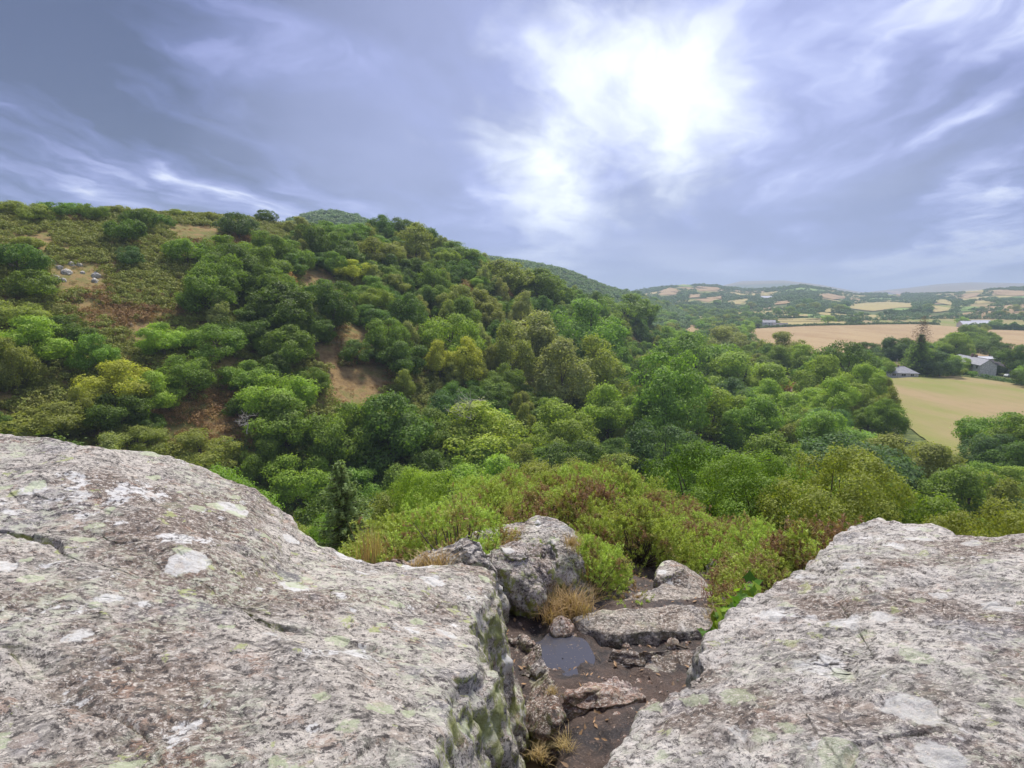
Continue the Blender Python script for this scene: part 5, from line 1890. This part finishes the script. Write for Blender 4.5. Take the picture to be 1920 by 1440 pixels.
def building(name, label, x, y, z, ang, L, Wd, hw, hr, wall, roof, hip=0.0, wins=(), gwins=(), chim=(), door=None, over=0.35, frame='white'):
    """house with its long axis turned by ang; front is the -y side of its own frame"""
    e_ = thing(name, label, 'building', (x, y, z), ang)
    mb = MB()
    a, b = L / 2, Wd / 2
    base = -1.0
    V = [(-a, -b, base), (a, -b, base), (a, b, base), (-a, b, base), (-a, -b, hw), (a, -b, hw), (a, b, hw), (-a, b, hw)]
    Fq = [[0, 1, 5, 4], [1, 2, 6, 5], [2, 3, 7, 6], [3, 0, 4, 7]]
    mb.raw(V, Fq)
    if hip == 0:
        g = 0.02
        mb.raw([(-a, -b, hw), (-a, b, hw), (-a, 0, hw + hr - g), (-a, 0, hw + hr - g)], [[0, 1, 2, 3]])
        mb.raw([(a, -b, hw), (a, b, hw), (a, 0, hw + hr - g), (a, 0, hw + hr - g)], [[0, 1, 2, 3]])
    add('wall', mb.mesh('wall', M[wall]), e_)
    mb = MB()
    A, B = a + over, b + over
    dz = hr * over / b
    rx = A - hip
    t = 0.18
    for s_ in (-1, 1):
        V = [(-A, s_ * B, hw - dz), (A, s_ * B, hw - dz), (rx, 0, hw + hr), (-rx, 0, hw + hr)]
        V2 = [(p_[0], p_[1], p_[2] + t) for p_ in V]
        mb.raw(V + V2, [[0, 1, 2, 3], [4, 5, 6, 7], [0, 1, 5, 4], [1, 2, 6, 5], [3, 0, 4, 7]])
    if hip:
        for s_ in (-1, 1):
            V = [(s_ * A, -B, hw - dz), (s_ * A, B, hw - dz), (s_ * rx, 0, hw + hr), (s_ * rx, 0, hw + hr)]
            V2 = [(p_[0], p_[1], p_[2] + t) for p_ in V]
            mb.raw(V + V2, [[0, 1, 2, 3], [4, 5, 6, 7], [0, 1, 5, 4]])
    ro = add('roof', mb.mesh('roof', M[roof]), e_)
    mb = MB()
    mb.box((0, 0, hw + hr + t + 0.03), (rx, 0.14, 0.07))
    add('ridge', mb.mesh('ridge', M['slate_dark'] if roof != 'sheet' else M['sheet']), ro)
    for cx, cy, ch in chim:
        mb = MB()
        mb.box((cx, cy, hw + hr * 0.6 + ch / 2), (0.55, 0.42, ch / 2 + 0.3))
        c_ = add('chimney', mb.mesh('chimney', M['brick']), ro)
        mb = MB()
        for q_ in (-0.25, 0.25):
            mb.tube([(cx + q_, cy, hw + hr * 0.6 + ch + 0.3), (cx + q_, cy, hw + hr * 0.6 + ch + 0.75)], 0.13, 8)
        mb.box((cx, cy, hw + hr * 0.6 + ch + 0.32), (0.62, 0.5, 0.06))

    def win(cx, cz, w, h, side):
        mb = MB()
        if side == 'f':
            mb.box((cx, -b - 0.02, cz), (w / 2 + 0.12, 0.05, h / 2 + 0.12))
        else:
            mb.box((-a - 0.02, cx, cz), (0.05, w / 2 + 0.12, h / 2 + 0.12))
        wo = add('window', mb.mesh('window', M[frame]), e_)
        for q_ in (-1, 1):
            mb = MB()
            if side == 'f':
                mb.box((cx + q_ * w / 4, -b - 0.065, cz), (w / 4 - 0.04, 0.02, h / 2))
            else:
                mb.box((-a - 0.065, cx + q_ * w / 4, cz), (0.02, w / 4 - 0.04, h / 2))
            add('pane', mb.mesh('pane', M['glass']), wo)
    for w_ in wins:
        win(*w_, 'f')
    for w_ in gwins:
        win(*w_, 's')
    if door:
        mb = MB()
        mb.box((door, -b - 0.03, 1.0), (0.5, 0.05, 1.05))
        add('door', mb.mesh('door', M['door']), e_)
    return e_


def ground_at(u, v):
    q_ = hit(u, v, 100)
    return q_


# long farmhouse: its front wall runs from A (far) to B (near)
A_, B_ = ground_at(1782, 693), ground_at(1836, 706)
ax = (A_ - B_)[:2]
Ln = float(np.linalg.norm(ax))
ang = math.atan2(ax[1], ax[0]) + pi            # own +x points from far end to near end
mid = (A_ + B_)[:2] / 2
nrm = np.array([-math.sin(ang), math.cos(ang)])  # own +y (back)
c_ = mid + nrm * 3.3
print('farmhouse', Ln, math.degrees(ang), A_, B_)
fw = []
for i_ in range(6):
    x_ = -Ln / 2 + Ln * (i_ + 0.6) / 6.2
    fw.append((x_, 4.1, 1.3, 1.1))
    if i_ != 3:
        fw.append((x_, 1.5, 1.3, 1.3))
building('farmhouse', 'long pale stone farmhouse with slate roof behind the dry meadow', c_[0], c_[1], min(A_[2], B_[2]), ang, Ln, 6.6, 5.3, 2.6, 'wall_stone', 'slate', 0, fw, (), ((-Ln * 0.05, 0, 2.2), (Ln * 0.04, 0.4, 2.0)), Ln * 0.12, 0.3, 'wall_stone')
# lower gabled wing and dark-roofed barn to the right, sheds behind
w_ = ground_at(1852, 702)
building('outhouse', 'low pale gabled wing at the end of the farmhouse', w_[0] + 1.5, w_[1] + 3, w_[2], radians(-60), 8, 5, 3.0, 2.0, 'wall_stone', 'slate', 0, ((1.5, 1.4, 1.0, 1.0),), ())
w_ = ground_at(1872, 700)
building('barn', 'barn with dark slate roof and pale wall beside the farmhouse', w_[0] + 4, w_[1] + 6, w_[2], radians(-22), 15, 7, 3.0, 3.0, 'wall_white', 'slate_dark', 0, ((-4, 1.3, 1.2, 1.0), (2, 1.3, 1.2, 1.0)), ())
w_ = ground_at(1855, 682)
building('shed', 'long low shed with pale sheet roof behind the farmhouse', w_[0], w_[1], w_[2], radians(-12), 16, 7, 2.6, 1.2, 'wall_stone', 'sheet', 0, (), ())
w_ = ground_at(1785, 678)
building('shed', 'pale-roofed shed half hidden by trees at the far end of the farmhouse', w_[0] + 2, w_[1] + 4, w_[2], radians(30), 10, 6, 3.2, 1.5, 'wall_stone', 'sheet', 0, (), ())
# bungalow with hipped roof
w_ = ground_at(1694, 709)
building('bungalow', 'small hip-roofed bungalow with white windows at the edge of the meadow', w_[0], w_[1] + 4.0, w_[2], radians(-10), 13.5, 8, 2.2, 2.6, 'wall_stone', 'slate', 5.0,
         ((-3.4, 1.3, 1.7, 1.0), (0.6, 1.3, 1.9, 1.0), (4.2, 1.3, 1.5, 1.0)), ((0, 1.3, 1.2, 1.0),), ((-0.6, 0, 1.4),), None, 0.4)
# further farms
w_ = ground_at(1818, 615)
building('barn', 'large pale-roofed barn rising among trees beyond the fields', w_[0], w_[1], w_[2], radians(-8), 22, 12, 4.5, 3.5, 'wall_white', 'sheet', 0, ((-4, 2, 2, 1.5),), ())
w_ = ground_at(1843, 614)
building('barn', 'second pale barn roof half sunk in trees beyond the fields', w_[0] + 4, w_[1] + 10, w_[2], radians(-8), 20, 12, 4.5, 3.5, 'wall_white', 'sheet', 0, ((-4, 2, 2, 1.5),), ())
w_ = ground_at(1441, 612)
building('farmhouse', 'tiny white farmhouse at the left end of the tan field', w_[0], w_[1], w_[2], radians(-15), 15, 8, 5, 3.0, 'wall_white', 'slate', 0, ((-4, 3.5, 1.4, 1.2), (0, 3.5, 1.4, 1.2), (4, 3.5, 1.4, 1.2), (-4, 1.3, 1.4, 1.2), (4, 1.3, 1.4, 1.2)), (), ((-5, 0, 1.8),), 0.3)
w_ = ground_at(1462, 614)
building('barn', 'low grey barn beside the tiny white farmhouse', w_[0], w_[1], w_[2], radians(-15), 17, 8, 3, 2.2, 'wall_stone', 'slate_dark', 0, (), ())
w_ = ground_at(1436, 563)
building('farmhouse', 'distant pale house among trees below the wooded knoll', w_[0], w_[1], w_[2], radians(10), 26, 12, 6, 4, 'wall_white', 'sheet', 0, ((-5, 3, 2, 2), (5, 3, 2, 2)), ())


# parked car by the farm
def car(x, y, z, ang, label, body):
    e_ = thing('parked_car', label, 'car', (x, y, z), ang)
    prof = [(-2.1, 0.35), (-2.1, 0.85), (-1.75, 0.98), (-1.25, 1.42), (0.35, 1.45), (1.05, 1.0), (1.95, 0.88), (2.1, 0.65), (2.1, 0.35)]
    n = len(prof)
    V = [(px_, s_ * (0.85 if pz_ < 1.1 else 0.68), pz_) for s_ in (-1, 1) for px_, pz_ in prof]
    Fs = [[i, (i + 1) % n, n + (i + 1) % n, n + i] for i in range(n)]
    me_ = bpy.data.meshes.new('body')
    me_.from_pydata(V, [], Fs + [list(range(n))[::-1], list(range(n, 2 * n))])
    me_.materials.append(body)
    add('body', me_, e_)
    for s_ in (-1, 1):
        mb = MB()
        mb.raw([(-1.2, s_ * 0.80, 1.0), (0.9, s_ * 0.80, 1.0), (0.3, s_ * 0.71, 1.38), (-1.1, s_ * 0.71, 1.38)], [[0, 1, 2, 3]])
        add('side_window', mb.mesh('side_window', M['glass']), e_)
        for wx in (-1.3, 1.3):
            mb = MB()
            mb.tube([(wx, s_ * 0.70, 0.32), (wx, s_ * 0.74, 0.32), (wx, s_ * 0.88, 0.32), (wx, s_ * 0.89, 0.32)], [0.05, 0.32, 0.32, 0.12], 14)
            add('wheel', mb.mesh('wheel', M['slate_dark']), e_)


w_ = ground_at(1890, 707)
car(w_[0], w_[1], w_[2] + 0.02, 0.4, 'white car parked beside the barn behind the clipped hedge', M['white'])


# ------------------------------------------------------------------ hedges, farm trees, pole
def hedge(label, px, h, w, colour):
    pts = np.array([hit(u, v, 90) for u, v in px])
    L = np.concatenate([[0], np.cumsum(np.linalg.norm(np.diff(pts[:, :2], axis=0), axis=1))])
    n = int(L[-1] * h * 16)
    n = min(max(n, 900), 9000)
    rng = np.random.default_rng(int(L[-1] * 10))
    t = rng.random(n) * L[-1]
    x = np.interp(t, L, pts[:, 0])
    y = np.interp(t, L, pts[:, 1])
    a = rng.random(n) * pi
    hh = h * (0.85 + 0.25 * fbm2(t, t * 0, 0.25, 3, 4))
    dx = np.gradient(np.interp(np.linspace(0, L[-1], 50), L, pts[:, 0]))
    dirv = unit((pts[-1] - pts[0])[:2])
    nr = np.array([-dirv[1], dirv[0]])
    off = np.cos(a) * w / 2
    zz = np.sin(a) ** 0.5 * hh * (0.15 + 0.85 * rng.random(n) ** 0.4)
    P = np.column_stack([x + nr[0] * off, y + nr[1] * off, G(x, y) + zz])
    N = unit(np.column_stack([nr[0] * np.cos(a), nr[1] * np.cos(a), np.sin(a)]) + 0.5 * rng.normal(size=(n, 3)))
    lf = max(0.35, math.hypot(*pts[0][:2]) * 0.0016)
    V, Fq, tt = leaf_cards(P - pts[0], N, np.full(n, lf), rng.random(n), rng, 0.8)
    o = add('hedge', np_mesh('hedge', V, Fq, False, {'tint': ('FACE', tt)}, M['leaf']), None, tuple(pts[0]), label=label, category='hedge')
    o.color = (*COLR[colour], 1)


hedge('clipped dark hedge along the top of the dry meadow', [(1838, 708), (1870, 714), (1920, 724), (1990, 738)], 2.2, 2.0, 'deep blue-green')
hedge('long hedge closing the far side of the tan field', [(1385, 618), (1440, 616), (1500, 613.5), (1600, 611), (1700, 609), (1760, 610)], 4.5, 4, 'dark green')
hedge('tall hedge along the right-hand tan field', [(1830, 619), (1880, 620), (1940, 621), (2000, 622)], 9, 6, 'dark green')
hedge('low garden hedge left of the bungalow', [(1632, 700), (1650, 700), (1668, 701)], 1.8, 2, 'olive green')
hedge('bank of bushes between bungalow and farmhouse', [(1722, 709), (1740, 709), (1765, 705), (1790, 702)], 1.6, 2.5, 'olive green')
hedge('hedge between the two golden strips beyond the tan field', [(1456, 598), (1480, 597.6), (1515, 597)], 3, 3, 'dark green')

FARM = [  # base u, v, width px, kind, colour, height factor, label
    (1718, 704, 64, 'fir', 'mid green', 0.78, 'tall dark fir with brown thinning top between bungalow and farmhouse'),
    (1668, 690, 50, 'ash', 'deep blue-green', 0.9, None), (1640, 678, 40, 'oak', 'dark green', 1, None), (1615, 680, 46, 'oak', 'dark green', 1.0, None),
    (1760, 707, 58, 'oak', 'deep blue-green', 0.95, 'spreading dark tree in front of the far end of the farmhouse'),
    (1785, 682, 46, 'ash', 'fresh green', 1, None), (1745, 676, 45, 'oak', 'mid green', 0.9, None), (1800, 660, 50, 'oak', 'mid green', 0.9, None), (1825, 648, 42, 'oak', 'olive green', 0.9, None),
    (1770, 668, 45, 'oak', 'mid green', 0.9, None), (1850, 655, 42, 'oak', 'mid green', .9, None), (1855, 672, 40, 'oak', 'dark green', 1, None), (1885, 678, 44, 'oak', 'dark green', 0.9, None), (1915, 706, 70, 'oak', 'dark green', 1.0, 'dark broad tree at the end of the barn by the clipped hedge'),
    (1800, 706, 24, 'thorn', 'fresh green', 0.9, None), (1822, 708, 16, 'thorn', 'mid green', 1.0, None), (1790, 700, 34, 'ash', 'fresh green', 0.8, None),
    (1700, 672, 44, 'oak', 'fresh green', 0.9, None), (1690, 690, 50, 'ash', 'dark green', .9, None), (1735, 706, 22, 'thorn', 'olive green', 0.8, None), (1870, 703, 26, 'thorn', 'dark green', .8, None), (1836, 640, 34, 'oak', 'olive green', 1.1, None), (1815, 650, 40, 'ash', 'mid green', .8, None),
]
for u_, v_, w_, kd_, cl_, hs_, lb_ in FARM:
    q_ = hit(u_, v_, 100)
    wd_ = w_ / FPX * (q_[1] * CP - q_[2] * SP)
    e_ = plant(kd_, cl_, q_[0], q_[1], wd_, 'around the farm buildings', hs_, lb_)
    if kd_ == 'fir':
        # dead brown leader above the green crown
        pr_ = make_conifer(245, 13.0, 8.0, 16, 0.5, nper=90)
        for pn_, m_ in pr_['parts'][1:]:
            o = add('dead_top', m_, e_, (0, 0, 15.5))
            o.color = (0.16, 0.11, 0.085, 1)
            o['label'] = 'thin brown dying top of the fir'
q_ = hit(1679, 704, 100)
mb = MB()
mb.tube([(0, 0, -0.5), (0, 0, 4), (0.1, 0, 8.0)], [0.14, 0.12, 0.1], 8)
pe = thing('utility_pole', 'wooden utility pole standing behind the bungalow', 'pole', tuple(q_))
add('post', mb.mesh('post', M['deadwood'], True), pe)
mb = MB()
mb.box((0.1, 0, 7.5), (0.7, 0.06, 0.06))
add('crossarm', mb.mesh('crossarm', M['bark']), pe)


# ------------------------------------------------------------------ haze
def haze():
    m = bpy.data.materials.new('haze')
    m.use_nodes = True
    k = NT(m.node_tree)
    v = k.n('ShaderNodeVolumePrincipled')
    v.inputs['Color'].default_value = (0.66, 0.80, 1.0, 1)
    v.inputs['Density'].default_value = 0.00023
    v.inputs['Density Attribute'].default_value = ''
    v.inputs['Anisotropy'].default_value = 0.1
    o = k.n('ShaderNodeOutputMaterial')
    k.link(v.outputs[0], o.inputs['Volume'])
    try:
        m.cycles.homogeneous_volume = True
    except Exception:
        pass
    mb_ = MB()
    mb_.box((0, 0, 70), (12600, 12600, 230))
    add('haze', mb_.mesh('haze', m), None, kind='stuff', label='thin blue haze over the valley and the far hills', category='haze')


haze()
